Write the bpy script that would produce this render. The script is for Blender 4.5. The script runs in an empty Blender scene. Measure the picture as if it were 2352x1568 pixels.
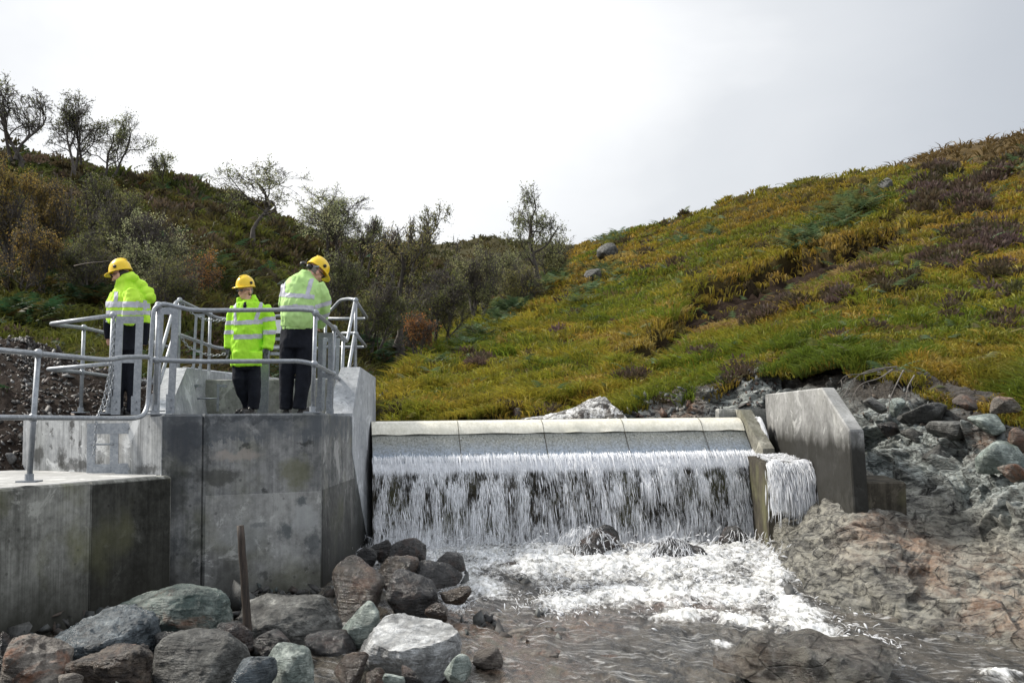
import bpy, bmesh, math, random
import numpy as np
from mathutils import Vector, Matrix
R = math.radians
sc = bpy.context.scene
COL = sc.collection
# ------------------------------------------------------------------ camera
W_, H_, F_ = 2352.0, 1568.0, 2287.0
th = math.atan2(953 - 784, F_)
ph = R(0.6)
fw = np.array([0, math.cos(th), math.sin(th)])
up0 = np.array([0, -math.sin(th), math.cos(th)])
rt0 = np.array([1.0, 0, 0])
upv = up0 * math.cos(ph) + rt0 * math.sin(ph)
rtv = rt0 * math.cos(ph) - up0 * math.sin(ph)
def ray(u, v):
    return fw + (u - W_ / 2) / F_ * rtv + (H_ / 2 - v) / F_ * upv
def pt(u, v, D):                       # point seen at (u, v) standing D metres in front
    d = ray(u, v)
    return d * (D / d[1])
def pz(u, v, z):                       # point seen at (u, v) lying at height z
    d = ray(u, v)
    return d * (z / d[2])
def proj(P):
    P = np.asarray(P, float)
    w = P @ fw
    w = np.where(w < 0.01, 0.01, w)
    return W_ / 2 + F_ * (P @ rtv) / w, H_ / 2 - F_ * (P @ upv) / w
cd = bpy.data.cameras.new('camera'); cam = bpy.data.objects.new('camera', cd); COL.objects.link(cam)
cd.sensor_width = 36; cd.lens = 36 * F_ / W_; cd.clip_start = 0.1; cd.clip_end = 3000
Mx = Matrix.Identity(4)
for i in range(3):
    Mx[i][0] = rtv[i]; Mx[i][1] = upv[i]; Mx[i][2] = -fw[i]
cam.matrix_world = Mx
sc.camera = cam
# ------------------------------------------------------------------ noise
def _h(ix, iy, iz, s):
    h = (ix * 374761393 + iy * 668265263 + iz * 1442695041 + s * 974634777) & 0xFFFFFFFF
    h = ((h ^ (h >> 13)) * 1274126177) & 0xFFFFFFFF
    h = ((h ^ (h >> 16)) * 2246822519) & 0xFFFFFFFF
    return ((h ^ (h >> 15)) & 0xFFFFFF) / float(0xFFFFFF)
def vn(P, s=0):
    P = np.asarray(P, float); i = np.floor(P).astype(np.int64); f = P - i
    f = f * f * f * (f * (f * 6 - 15) + 10); x, y, z = i[..., 0], i[..., 1], i[..., 2]; r = 0
    for a in (0, 1):
        for b in (0, 1):
            for c in (0, 1):
                w = (f[..., 0] if a else 1 - f[..., 0]) * (f[..., 1] if b else 1 - f[..., 1]) * (f[..., 2] if c else 1 - f[..., 2])
                r = r + w * _h(x + a, y + b, z + c, s)
    return r
ROT = np.array([[.8, .6, 0], [-.48, .64, .6], [.36, -.48, .8]])
def fbm(P, scale=1.0, oct=4, s=0, gain=.5):
    P = np.asarray(P, float) * scale; r = 0; a = 1.0; t = 0
    for k in range(oct):
        r = r + a * vn(P, s + k); t += a; a *= gain; P = (P @ ROT) * 2.03 + 7.3
    return r / t                         # 0..1
def ridge(P, scale=1.0, oct=4, s=0, gain=.5):
    P = np.asarray(P, float) * scale; r = 0; a = 1.0; t = 0
    for k in range(oct):
        r = r + a * (1 - np.abs(2 * vn(P, s + k) - 1)); t += a; a *= gain; P = (P @ ROT) * 2.03 + 3.1
    return r / t
def sstep(a, b, x):
    t = np.clip((x - a) / (b - a), 0, 1); return t * t * (3 - 2 * t)
# ------------------------------------------------------------------ objects
def tag(o, label=None, cat=None, group=None, kind=None):
    if label: o['label'] = label
    if cat: o['category'] = cat
    if group: o['group'] = group
    if kind: o['kind'] = kind
    return o
def empty(name, loc, label, cat, group=None):
    o = bpy.data.objects.new(name, None); COL.objects.link(o); o.location = Vector(loc); o.empty_display_size = .1
    return tag(o, label, cat, group)
def wloc(p):
    return np.array(p.location) + (wloc(p.parent) if p.parent else 0)
def mkmesh(name, V, F, col=None):
    V = np.asarray(V, np.float32); me = bpy.data.meshes.new(name)
    if isinstance(F, np.ndarray):
        nf, k = F.shape; me.vertices.add(len(V)); me.vertices.foreach_set('co', V.ravel())
        me.loops.add(nf * k); me.loops.foreach_set('vertex_index', F.astype(np.int32).ravel())
        me.polygons.add(nf); me.polygons.foreach_set('loop_start', np.arange(0, nf * k, k, dtype=np.int32))
        try: me.polygons.foreach_set('loop_total', np.full(nf, k, dtype=np.int32))
        except Exception: pass
        me.update(calc_edges=True); me.validate()
    else:
        me.from_pydata(V.tolist(), [], F); me.update()
    if col:
        for an, arr in col.items():
            arr = np.asarray(arr, np.float32)
            if arr.ndim == 1:
                a = me.attributes.new(an, 'FLOAT', 'POINT'); a.data.foreach_set('value', arr)
            else:
                if arr.shape[1] == 3: arr = np.hstack([arr, np.ones((len(arr), 1), np.float32)])
                a = me.attributes.new(an, 'FLOAT_COLOR', 'POINT'); a.data.foreach_set('color', arr.ravel())
    return me
def mk(name, V, F, mat, parent=None, smooth=False, col=None, fm=None, base=None):
    V = np.array(V, float)
    off = wloc(parent) if parent is not None else np.zeros(3)
    o_off = np.array(base) if base is not None else np.zeros(3)
    me = mkmesh(name, V - off - o_off, F, col)
    for m in (mat if isinstance(mat, (list, tuple)) else [mat]): me.materials.append(m)
    if fm is not None: me.polygons.foreach_set('material_index', np.asarray(fm, np.int32))
    if smooth: me.polygons.foreach_set('use_smooth', np.ones(len(me.polygons), bool))
    o = bpy.data.objects.new(name, me); COL.objects.link(o); o.location = Vector(o_off)
    if parent is not None: o.parent = parent
    return o
class MB:
    def __init__(s): s.V = []; s.F = []
    def add(s, V, F):
        b = len(s.V); s.V += [tuple(map(float, v)) for v in V]; s.F += [tuple(int(i) + b for i in f) for f in F]; return s
    def hexa(s, a):                      # 8 corners: bottom 4 then top 4
        return s.add(a, [(3, 2, 1, 0), (4, 5, 6, 7), (0, 1, 5, 4), (1, 2, 6, 5), (2, 3, 7, 6), (3, 0, 4, 7)])
    def box(s, c, sx, sy, sz, ax=None):
        c = np.array(c, float); ax = np.eye(3) if ax is None else np.array(ax, float); A = []
        for z in (-.5, .5):
            for x, y in ((-.5, -.5), (.5, -.5), (.5, .5), (-.5, .5)): A.append(c + ax[0] * x * sx + ax[1] * y * sy + ax[2] * z * sz)
        return s.hexa(A)
    def bar(s, a, b, w, t, side=(1, 0, 0)):   # flat bar a->b, width w along side
        a = np.array(a, float); b = np.array(b, float); d = b - a; L = np.linalg.norm(d); d = d / L
        x = np.array(side, float); x = x - d * (x @ d); x /= np.linalg.norm(x); y = np.cross(d, x)
        return s.box((a + b) / 2, w, t, L, (x, y, d))
    def prism(s, poly, z0, z1):
        n = len(poly); z0 = [z0] * n if np.isscalar(z0) else z0; z1 = [z1] * n if np.isscalar(z1) else z1
        V = [(p[0], p[1], z0[i]) for i, p in enumerate(poly)] + [(p[0], p[1], z1[i]) for i, p in enumerate(poly)]
        F = [tuple(range(n - 1, -1, -1)), tuple(range(n, 2 * n))] + [(i, (i + 1) % n, (i + 1) % n + n, i + n) for i in range(n)]
        return s.add(V, F)
    def tube(s, P, r, n=8, cap=True, ry=None):
        P = [np.array(p, float) for p in P]; m = len(P)
        r = [r] * m if np.isscalar(r) else r; ry = r if ry is None else [ry] * m if np.isscalar(ry) else ry
        V = []; F = []; prev = None
        for i in range(m):
            t = P[min(i + 1, m - 1)] - P[max(i - 1, 0)]; t = t / (np.linalg.norm(t) + 1e-9)
            if prev is None:
                a = np.array([1.0, 0, 0]) if abs(t[0]) < .85 else np.array([0, 0, 1.0])
            else: a = prev
            a = a - t * (a @ t); a /= np.linalg.norm(a); prev = a; b = np.cross(t, a)
            for k in range(n):
                q = 2 * math.pi * k / n; V.append(P[i] + a * math.cos(q) * r[i] + b * math.sin(q) * ry[i])
        for i in range(m - 1):
            for k in range(n):
                k2 = (k + 1) % n; F.append((i * n + k, i * n + k2, (i + 1) * n + k2, (i + 1) * n + k))
        if cap: F.append(tuple(range(n - 1, -1, -1))); F.append(tuple((m - 1) * n + k for k in range(n)))
        return s.add(V, F)
    def ell(s, c, rx, ry, rz, ax=None, nu=12, nv=8, z0=-1.0):
        c = np.array(c, float); ax = np.eye(3) if ax is None else np.array(ax, float)
        a0 = math.asin(max(-1, z0)); V = []; F = []
        for j in range(nv + 1):
            p = a0 + (math.pi / 2 - a0) * j / nv
            for i in range(nu):
                q = 2 * math.pi * i / nu
                V.append(c + ax[0] * rx * math.cos(p) * math.cos(q) + ax[1] * ry * math.cos(p) * math.sin(q) + ax[2] * rz * math.sin(p))
        for j in range(nv):
            for i in range(nu): i2 = (i + 1) % nu; F.append((j * nu + i, j * nu + i2, (j + 1) * nu + i2, (j + 1) * nu + i))
        F.append(tuple(range(nu - 1, -1, -1)))
        return s.add(V, F)
    def build(s, name, mat, parent=None, smooth=False, base=None):
        return mk(name, s.V, s.F, mat, parent, smooth, base=base)
def smooth_path(P, n=6):                 # Catmull-Rom through points
    P = [np.array(p, float) for p in P]; Q = [2 * P[0] - P[1]] + P + [2 * P[-1] - P[-2]]; out = []
    for i in range(1, len(Q) - 2):
        for k in range(n):
            t = k / n; a, b, c, d = Q[i - 1], Q[i], Q[i + 1], Q[i + 2]
            out.append(.5 * (2 * b + (c - a) * t + (2 * a - 5 * b + 4 * c - d) * t * t + (3 * b - a - 3 * c + d) * t ** 3))
    return out + [P[-1]]
def bend_path(P, rad=.12, n=5):          # straight runs joined by rounded bends
    P = [np.array(p, float) for p in P]; out = [P[0]]
    for i in range(1, len(P) - 1):
        a, b, c = P[i - 1], P[i], P[i + 1]; l1 = np.linalg.norm(a - b); l2 = np.linalg.norm(c - b); r = min(rad, l1 * .45, l2 * .45)
        p = b + (a - b) / l1 * r; q = b + (c - b) / l2 * r
        for k in range(n + 1): t = k / n; out.append((1 - t) ** 2 * p + 2 * t * (1 - t) * b + t * t * q)
    return out + [P[-1]]
def cr(A, n, axis):                      # Catmull-Rom resample of a control net
    A = np.moveaxis(np.asarray(A, float), axis, 0); m = len(A); t = np.linspace(0, m - 1, n); i = np.minimum(t.astype(int), m - 2); f = (t - i)
    E = np.concatenate([[2 * A[0] - A[1]], A, [2 * A[-1] - A[-2]]]); f = f.reshape((-1,) + (1,) * (A.ndim - 1)); a, b, c, d = E[i], E[i + 1], E[i + 2], E[i + 3]
    r = .5 * (2 * b + (c - a) * f + (2 * a - 5 * b + 4 * c - d) * f ** 2 + (3 * b - a - 3 * c + d) * f ** 3)
    return np.moveaxis(r, 0, axis)
def gridF(nu, nv):
    i, j = np.meshgrid(np.arange(nu - 1), np.arange(nv - 1), indexing='ij'); a = (i * nv + j).ravel()
    return np.stack([a, a + nv, a + nv + 1, a + 1], 1)
def gnormal(G):
    du = np.gradient(G, axis=0); dv = np.gradient(G, axis=1); n = np.cross(du, dv); n /= np.linalg.norm(n, axis=-1, keepdims=True) + 1e-9
    return n
# ------------------------------------------------------------------ materials
class G:
    def __init__(s, name):
        s.m = bpy.data.materials.new(name); s.m.use_nodes = True; s.t = s.m.node_tree; s.t.nodes.clear()
        s.out = s.t.nodes.new('ShaderNodeOutputMaterial')
    def n(s, typ, ins=None, **pr):
        nd = s.t.nodes.new(typ)
        for k, v in pr.items(): setattr(nd, k, v)
        for k, v in (ins or {}).items():
            if isinstance(v, bpy.types.NodeSocket): s.t.links.new(v, nd.inputs[k])
            elif v is not None: nd.inputs[k].default_value = v
        return nd
    def obj(s): return s.n('ShaderNodeTexCoord').outputs['Object']
    def pos(s): return s.n('ShaderNodeNewGeometry').outputs['Position']
    def map(s, v, sc=(1, 1, 1), loc=(0, 0, 0), rot=(0, 0, 0)): return s.n('ShaderNodeMapping', {0: v, 'Scale': sc, 'Location': loc, 'Rotation': rot}).outputs[0]
    def noise(s, v, scale=5, det=5, rough=.6, dist=0): return s.n('ShaderNodeTexNoise', {'Vector': v, 'Scale': scale, 'Detail': det, 'Roughness': rough, 'Distortion': dist}).outputs[0]
    def vor(s, v, scale=5, feat='F1', out='Distance'): return s.n('ShaderNodeTexVoronoi', {'Vector': v, 'Scale': scale}, feature=feat).outputs[out]
    def ramp(s, f, st, interp='LINEAR'):
        nd = s.n('ShaderNodeValToRGB', {0: f}); cr_ = nd.color_ramp; cr_.interpolation = interp
        while len(cr_.elements) < len(st): cr_.elements.new(.5)
        for e, (p, c) in zip(cr_.elements, st): e.position = p; e.color = (c, c, c, 1) if np.isscalar(c) else tuple(c) + (1,)
        return nd.outputs[0]
    def mix(s, f, a, b, bl='MIX'):
        nd = s.t.nodes.new('ShaderNodeMix'); nd.data_type = 'RGBA'; nd.blend_type = bl
        for k, v in ((0, f), (6, a), (7, b)):
            if isinstance(v, bpy.types.NodeSocket): s.t.links.new(v, nd.inputs[k])
            else: nd.inputs[k].default_value = v if k == 0 else tuple(v) + (1,)
        return nd.outputs[2]
    def math(s, op, a, b=None, clamp=False):
        nd = s.n('ShaderNodeMath', {0: a, 1: b}, operation=op); nd.use_clamp = clamp; return nd.outputs[0]
    def mr(s, f, a, b, c=0.0, d=1.0): return s.n('ShaderNodeMapRange', {0: f, 1: a, 2: b, 3: c, 4: d}, clamp=True).outputs[0]
    def xyz(s, v): return s.n('ShaderNodeSeparateXYZ', {0: v}).outputs
    def attr(s, name, out='Fac'): return s.n('ShaderNodeAttribute', attribute_name=name).outputs[out]
    def bump(s, h, st=.5, d=.02, nrm=None): return s.n('ShaderNodeBump', {'Height': h, 'Strength': st, 'Distance': d, 'Normal': nrm}).outputs[0]
    def pr(s, col, rough=.7, nrm=None, **k):
        ins = {'Base Color': col if isinstance(col, bpy.types.NodeSocket) else tuple(col) + (1,), 'Roughness': rough, 'Normal': nrm}; ins.update(k)
        nd = s.n('ShaderNodeBsdfPrincipled', ins); s.t.links.new(nd.outputs[0], s.out.inputs[0]); return s.m
    def surf(s, sh): s.t.links.new(sh, s.out.inputs[0]); return s.m

def m_plain(name, col, rough=.6, metal=0.0, var=.15, sc_=20, bump=.1):
    g = G(name); p = g.obj(); f = g.noise(p, sc_, 4)
    c = g.mix(g.mr(f, .3, .7), [x * (1 - var) for x in col], [min(1, x * (1 + var)) for x in col])
    return g.pr(c, rough, g.bump(f, bump, .01), Metallic=metal)

def m_concrete(name, lo=(.13, .14, .14), hi=(.36, .37, .36), wet=None, dark=1.0, streak=.6, green=.3, band=None, stains=()):
    """formed concrete: cloudy tone, vertical run marks, pin holes; wet = (z0, z1, colour): damp dark zone below with ragged edge"""
    g = G(name); p = g.pos(); z = g.xyz(p)[2]
    big = g.noise(p, 1.3, 6, .62, .4); fine = g.noise(p, 14, 6, .7); grain = g.noise(p, 90, 3, .6)
    f = g.math('ADD', g.math('MULTIPLY', big, .6), g.math('MULTIPLY', fine, .4))
    c = g.mix(g.mr(f, .40, .60), lo, hi)
    run = g.noise(g.map(p, (9, 9, .5)), 1.6, 4, .6); run2 = g.noise(g.map(p, (30, 30, 1.0)), 1.5, 3, .6)
    rr = g.math('ADD', g.math('MULTIPLY', run, .6), g.math('MULTIPLY', run2, .4))
    c = g.mix(g.math('MULTIPLY', g.mr(rr, .47, .68), streak), c, [x * .35 for x in lo])
    c = g.mix(g.math('MULTIPLY', g.mr(rr, .46, .3), streak * .55), c, [min(.62, x * 1.5) for x in hi])
    pat = g.noise(g.map(p, (1, 1, 1), (3, 7, 1)), 2.2, 7, .72, .6)
    c = g.mix(g.mr(pat, .55, .60, 0, .7), c, [x * 1.35 for x in hi])                 # laitance scabs
    c = g.mix(g.math('MULTIPLY', g.mr(g.noise(g.map(p, loc=(5, 2, 9)), 1.7, 4, .5), .5, .68), green), c, (.15, .15, .075))
    sp = g.vor(p, 7); c = g.mix(g.mr(sp, .13, .07, 0, .55), c, [x * .4 for x in lo])                # damp spots
    if band: c = g.mix(g.math('MULTIPLY', g.mr(g.math('ADD', z, g.math('MULTIPLY', g.math('SUBTRACT', g.math('ADD', rr, fine), 1.0), .45)), band[0] - .01, band[0] + .03), g.mr(g.noise(p, 4.5, 5, .65), .35, .6, .25, .92)), c, band[1])
    rough = .82
    if stains:
        wob = g.n('ShaderNodeVectorMath', {0: p, 1: g.n('ShaderNodeVectorMath', {0: g.n('ShaderNodeTexNoise', {'Vector': p, 'Scale': 6.0, 'Detail': 5.0, 'Roughness': .7}).outputs[1], 'Scale': .30}, operation='SCALE').outputs[0]}, operation='ADD').outputs[0]
        for (pc, rx, rz, cc, k) in stains:
            d_ = g.n('ShaderNodeVectorMath', {0: g.map(wob, (1 / rx, 1 / rx, 1 / rz)), 1: ((pc[0] + .15) / rx, (pc[1] + .15) / rx, (pc[2] + .15) / rz)}, operation='DISTANCE').outputs[1]
            c = g.mix(g.math('MULTIPLY', g.mr(d_, 1.0, .55), k), c, cc)
    if wet:
        e = g.math('ADD', z, g.math('MULTIPLY', g.math('SUBTRACT', g.noise(g.map(p, (2.2, 2.2, .6)), 1.5, 5, .6), .5), wet[3] if len(wet) > 3 else .9))
        w = g.mr(e, wet[1], wet[0]); c = g.mix(g.math('MULTIPLY', w, .92), c, wet[2]); rough = g.mr(w, 0, 1, .82, .6)
    hole = g.mr(g.vor(p, 34), .12, .05); h = g.math('SUBTRACT', g.math('MULTIPLY', g.math('ADD', fine, g.math('MULTIPLY', grain, .4)), .5), hole)
    c = g.mix(g.math('MULTIPLY', hole, g.mr(big, .45, .6)), c, (.04, .04, .04))
    if dark != 1: c = g.mix(1.0, c, (dark, dark, dark), 'MULTIPLY')
    return g.pr(c, rough, g.bump(h, .5, .006), **{'Specular IOR Level': .15})

def m_rock(name, c1, c2, c3, wet=.5, sc_=1.0, vein=.3, use_obj=True, orange=.0, rbump=.9):
    g = G(name); p = g.obj() if use_obj else g.pos()
    if use_obj: p = g.n('ShaderNodeVectorMath', {0: p, 1: g.n('ShaderNodeVectorMath', {0: g.n('ShaderNodeObjectInfo').outputs['Location'], 1: (3.1, 2.3, 1.7)}, operation='MULTIPLY').outputs[0]}, operation='ADD').outputs[0]
    a = g.noise(p, 2.6 * sc_, 8, .65, .5); b = g.noise(g.map(p, (1, 1, 1), (9, 3, 4)), 7 * sc_, 8, .72, .3); q = g.noise(p, 42 * sc_, 5, .7)
    c = g.mix(g.mr(a, .38, .62), c1, c2); c = g.mix(g.mr(b, .47, .66, 0, .85), c, c3)
    st = g.noise(g.map(p, (1.2, 1.2, 7), rot=(.5, .35, .2)), 3.2 * sc_, 6, .65, 1.2)
    c = g.mix(g.mr(st, .54, .66, 0, .4), c, [x * .45 for x in c1])
    v = g.vor(g.map(p, (1, 1.6, 1), rot=(.3, .2, .7)), 4.5 * sc_, 'DISTANCE_TO_EDGE'); vf = g.math('ADD', v, g.math('MULTIPLY', b, .1))
    crack = g.math('MULTIPLY', g.mr(vf, .06, .045), g.mr(a, .5, .6))
    if vein: c = g.mix(g.math('MULTIPLY', g.mr(b, .62, .7), vein), c, (.5, .5, .46))
    if orange: c = g.mix(g.math('MULTIPLY', g.mr(g.noise(g.map(p, loc=(1, 8, 3)), 1.9 * sc_, 6, .7, .6), .52, .64), orange), c, (.30, .11, .04))
    c = g.mix(g.mr(q, .35, .7, .0, .45), c, [x * .45 for x in c1])
    c = g.mix(g.math('MULTIPLY', crack, .75), c, (.015, .014, .012))
    h = g.math('SUBTRACT', g.math('ADD', g.math('ADD', g.math('MULTIPLY', b, 1.0), g.math('MULTIPLY', st, .9)), g.math('MULTIPLY', q, .22)), g.math('MULTIPLY', crack, .35))
    return g.pr(c, g.mr(g.noise(p, 3 * sc_, 4), .35, .65, max(.12, wet - .2), wet + .2), g.bump(h, rbump, .05 / sc_))

def m_leaf(name, trans=.35, hue=1.0, rough=.6, spec=.25):
    g = G(name); c = g.attr('col', 'Color'); p = g.pos()
    c = g.mix(g.mr(g.noise(p, 1.2, 3), .3, .7, 0, .3), c, (.05, .055, .02), 'MIX')
    b = g.n('ShaderNodeBsdfPrincipled', {'Base Color': c, 'Roughness': rough, 'Specular IOR Level': spec}).outputs[0]
    t = g.n('ShaderNodeBsdfTranslucent', {'Color': c}).outputs[0]
    return g.surf(g.n('ShaderNodeMixShader', {0: trans, 1: b, 2: t}).outputs[0])
M = {}
M['veg'] = m_leaf('grass_blades', .4, spec=.3)
M['leaf'] = m_leaf('birch_leaves', .5)
M['bark'] = m_plain('dark_bark', (.075, .065, .056), .9, var=.5, sc_=6, bump=.6)
M['birch'] = m_plain('pale_bark', (.13, .12, .105), .85, var=.6, sc_=7, bump=.5)
def galv():
    g = G('galvanised_steel'); p = g.obj(); f = g.vor(p, 55, 'F1', 'Color'); n = g.noise(p, 9, 5, .65)
    c = g.mix(g.n('ShaderNodeSeparateColor', {0: f}).outputs[0], (.27, .29, .315), (.38, .40, .42)); c = g.mix(g.mr(n, .4, .7, 0, .55), c, (.20, .22, .24))
    return g.pr(c, g.mr(n, .3, .7, .38, .6), g.bump(n, .15, .004), Metallic=.55)
M['galv'] = galv()
M['pipe'] = galv()
# ------------------------------------------------------------------ world and sun
S_EL, S_AZ = R(42), R(-70)               # the veiled sun stands to the left
SUN = np.array([math.sin(S_AZ) * math.cos(S_EL), math.cos(S_AZ) * math.cos(S_EL), math.sin(S_EL)])
w = bpy.data.worlds.new('World'); sc.world = w; w.use_nodes = True; t = w.node_tree; t.nodes.clear()
def wn(typ, ins=None, **pr):
    nd = t.nodes.new(typ)
    for k, v in pr.items(): setattr(nd, k, v)
    for k, v in (ins or {}).items():
        if isinstance(v, bpy.types.NodeSocket): t.links.new(v, nd.inputs[k])
        else: nd.inputs[k].default_value = v
    return nd
sky = wn('ShaderNodeTexSky', sky_type='NISHITA', sun_disc=False, sun_elevation=S_EL, sun_rotation=S_AZ, air_density=1.2, dust_density=3.0)
dr = wn('ShaderNodeTexCoord').outputs['Generated']
glow = tuple(np.array(ray(760, -60)) / np.linalg.norm(ray(760, -60)))
dp = wn('ShaderNodeVectorMath', {0: dr, 1: glow}, operation='DOT_PRODUCT').outputs['Value']
n1 = wn('ShaderNodeTexNoise', {'Vector': wn('ShaderNodeMapping', {0: dr, 'Scale': (1, 1, 2.2)}).outputs[0], 'Scale': 2.3, 'Detail': 5.0, 'Roughness': .5, 'Distortion': .3}).outputs[0]
ad = wn('ShaderNodeMath', {0: dp, 1: wn('ShaderNodeMath', {0: wn('ShaderNodeMath', {0: n1, 1: .13}, operation='SUBTRACT').outputs[0], 1: .15}, operation='MULTIPLY').outputs[0]}, operation='ADD').outputs[0]
rp = wn('ShaderNodeValToRGB', {0: wn('ShaderNodeMapRange', {0: ad, 1: .0, 2: 1.1}).outputs[0]})
CLOUD = [(.0, (5.2, 5.5, 6.0)), (.22, (6.6, 6.8, 7.2)), (.42, (10.5, 10.6, 10.8)), (.56, (8.0, 8.2, 8.4)), (.70, (2.9, 3.15, 3.5)), (.80, (3.6, 3.8, 4.1)), (.89, (4.7, 4.85, 5.05)), (.965, (7.4, 7.4, 7.4)), (.985, (9.0, 9.0, 9.0)), (1.0, (14, 14, 13.8))]
els = rp.color_ramp.elements
while len(els) < len(CLOUD): els.new(.5)
for e, (p, c) in zip(els, CLOUD): e.position = p; e.color = tuple(x / 14 for x in c) + (1,)
cl = wn('ShaderNodeVectorMath', {0: rp.outputs[0], 'Scale': 14.0}, operation='SCALE').outputs[0]
mx = t.nodes.new('ShaderNodeMix'); mx.data_type = 'RGBA'; mx.inputs[0].default_value = .96
t.links.new(sky.outputs[0], mx.inputs[6]); t.links.new(cl, mx.inputs[7])
bg = wn('ShaderNodeBackground', {0: mx.outputs[2], 1: .1}); wo = wn('ShaderNodeOutputWorld', {0: bg.outputs[0]})
ld = bpy.data.lights.new('sun', 'SUN'); ld.energy = 3.1; ld.angle = R(8); ld.color = (1, .94, .85)
lo = bpy.data.objects.new('sun', ld); COL.objects.link(lo); lo.rotation_euler = Vector(SUN).to_track_quat('Z', 'Y').to_euler(); lo.location = Vector(SUN * 60)
sc.view_settings.view_transform = 'Standard'; sc.view_settings.look = 'None'; sc.view_settings.exposure = .78; sc.view_settings.gamma = 1
sc.cycles.max_bounces = 10; sc.cycles.diffuse_bounces = 6; sc.cycles.glossy_bounces = 3; sc.cycles.transmission_bounces = 6; sc.cycles.transparent_max_bounces = 12; sc.cycles.caustics_reflective = False; sc.cycles.caustics_refractive = False
# ------------------------------------------------------------------ concrete works
ZP = .045                                   # walkway level
WL = -1.80                                  # stream level
DKs = (.035, .037, .035)
SB_ = [(pt(u, v, D), rx, rz, c_, k) for (u, v, D, rx, rz, c_, k) in [(420, 1010, 9.95, .24, .30, (.055, .06, .068), .8), (395, 1130, 9.9, .16, .35, DKs, .7), (545, 1045, 10.15, .30, .07, (.36, .32, .28), .7), (570, 1022, 10.2, .10, .05, DKs, .7), (680, 1085, 10.4, .22, .22, (.16, .16, .10), .7), (700, 1020, 10.5, .10, .035, DKs, .7), (500, 1095, 10.1, .3, .09, (.06, .06, .055), .7), (475, 1000, 10.05, .04, .5, DKs, .5), (610, 1130, 10.3, .05, .05, DKs, .7), (600, 960, 10.3, .7, .03, (.05, .055, .06), .5)]]
SL_ = [(pt(u, v, D), rx, rz, c_, k) for (u, v, D, rx, rz, c_, k) in [(700, 1190, 10.5, .18, .22, (.40, .41, .40), .6), (655, 1215, 10.4, .10, .10, (.07, .085, .09), .7), (690, 1150, 10.45, .10, .06, (.07, .085, .09), .7), (720, 1250, 10.5, .08, .2, (.07, .08, .085), .6), (700, 1300, 10.5, .06, .05, DKs, .6), (610, 1320, 10.3, .08, .06, DKs, .6), (520, 1340, 10.15, .22, .3, (.05, .05, .045), .65), (590, 1206, 10.3, .12, .03, (.07, .08, .085), .6), (560, 1230, 10.2, .3, .2, (.30, .31, .30), .4), (690, 1360, 10.5, .3, .05, (.34, .34, .32), .4)]]
SA_ = [(pt(u, v, D), rx, rz, (.045, .045, .042), k) for (u, v, D, rx, rz, k) in [(84, 1000, 11.1, .06, .09, .8), (110, 975, 10.95, .03, .07, .7), (126, 995, 10.9, .055, .07, .8), (168, 985, 10.7, .05, .26, .8), (152, 1047, 10.8, .10, .22, .85), (122, 1024, 10.9, .035, .05, .8), (92, 1045, 11.05, .2, .12, .8), (275, 1030, 10.3, .05, .30, .8), (345, 1075, 10, .25, .07, .7), (180, 1070, 10.6, .5, .06, .7), (182, 1018, 10.6, .03, .04, .8), (235, 1065, 10.4, .06, .10, .6)]]
M['cB'] = m_concrete('platform_concrete', (.085, .09, .09), (.30, .30, .29), wet=(-1.75, -1.15, (.030, .030, .026), .9), green=.45, band=(-.24, (.10, .11, .12)), streak=.45, stains=SB_)
M['cA'] = m_concrete('runmarked_concrete', (.26, .27, .275), (.50, .51, .51), streak=.75, green=.12, stains=SA_)
M['cD'] = m_concrete('mossy_concrete', (.10, .10, .088), (.32, .32, .29), wet=(-1.7, -1.1, (.035, .035, .028), .8), green=.75)
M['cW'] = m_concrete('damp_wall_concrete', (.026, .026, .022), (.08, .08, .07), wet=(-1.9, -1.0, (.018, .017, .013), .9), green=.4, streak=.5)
M['cP'] = m_concrete('smooth_concrete', (.27, .285, .30), (.46, .475, .49), streak=.35, green=.05)
M['cR'] = m_concrete('abutment_concrete', (.16, .16, .155), (.33, .33, .32), wet=(-.40, -.16, (.010, .009, .006), .42), streak=.18, green=.1)
M['cCh'] = m_concrete('chamber_concrete', (.16, .165, .155), (.36, .36, .34), streak=.3, green=.25)
M['cWet'] = m_concrete('soaked_concrete', (.028, .025, .019), (.085, .075, .058), streak=.6, green=.6)
M['deck'] = m_concrete('pale_deck_concrete', (.30, .30, .29), (.48, .48, .47), streak=0, green=.08)
def cham(poly, c):                          # inset polygon (ccw) for a chamfered top edge
    P = [np.array(p[:2], float) for p in poly]; n = len(P); out = []
    for i in range(n):
        a = P[i] - P[i - 1]; b = P[(i + 1) % n] - P[i]; na = np.array([-a[1], a[0]]) / np.linalg.norm(a); nb = np.array([-b[1], b[0]]) / np.linalg.norm(b); m = na + nb; m = m / (m @ na); out.append(P[i] + m * c)
    return out
def block(mb, poly, z0, z1, c=.02):         # prism with bevelled top arris
    n = len(poly); z1 = [z1] * n if np.isscalar(z1) else z1; q = cham(poly, c); z0 = [z0] * n if np.isscalar(z0) else z0
    V = [(p[0], p[1], z0[i]) for i, p in enumerate(poly)] + [(p[0], p[1], z1[i] - c) for i, p in enumerate(poly)] + [(p[0], p[1], z1[i]) for i, p in enumerate(q)]
    F = [tuple(range(n - 1, -1, -1)), tuple(range(2 * n, 3 * n))]
    for k in (0, n): F += [(i + k, (i + 1) % n + k, (i + 1) % n + n + k, i + n + k) for i in range(n)]
    return mb.add(V, F)
A0 = pt(55, 963, 11.2); P1 = pt(376, 952, 9.85); J1 = pt(467, 950, 10.03); P2 = pt(738, 948, 10.55)
P3 = np.array([-1.99, 12.55, 0]); P4 = np.array([-1.98, 14.6, 0])
def lerp(a, b, t): return np.array(a) * (1 - t) + np.array(b) * t
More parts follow.
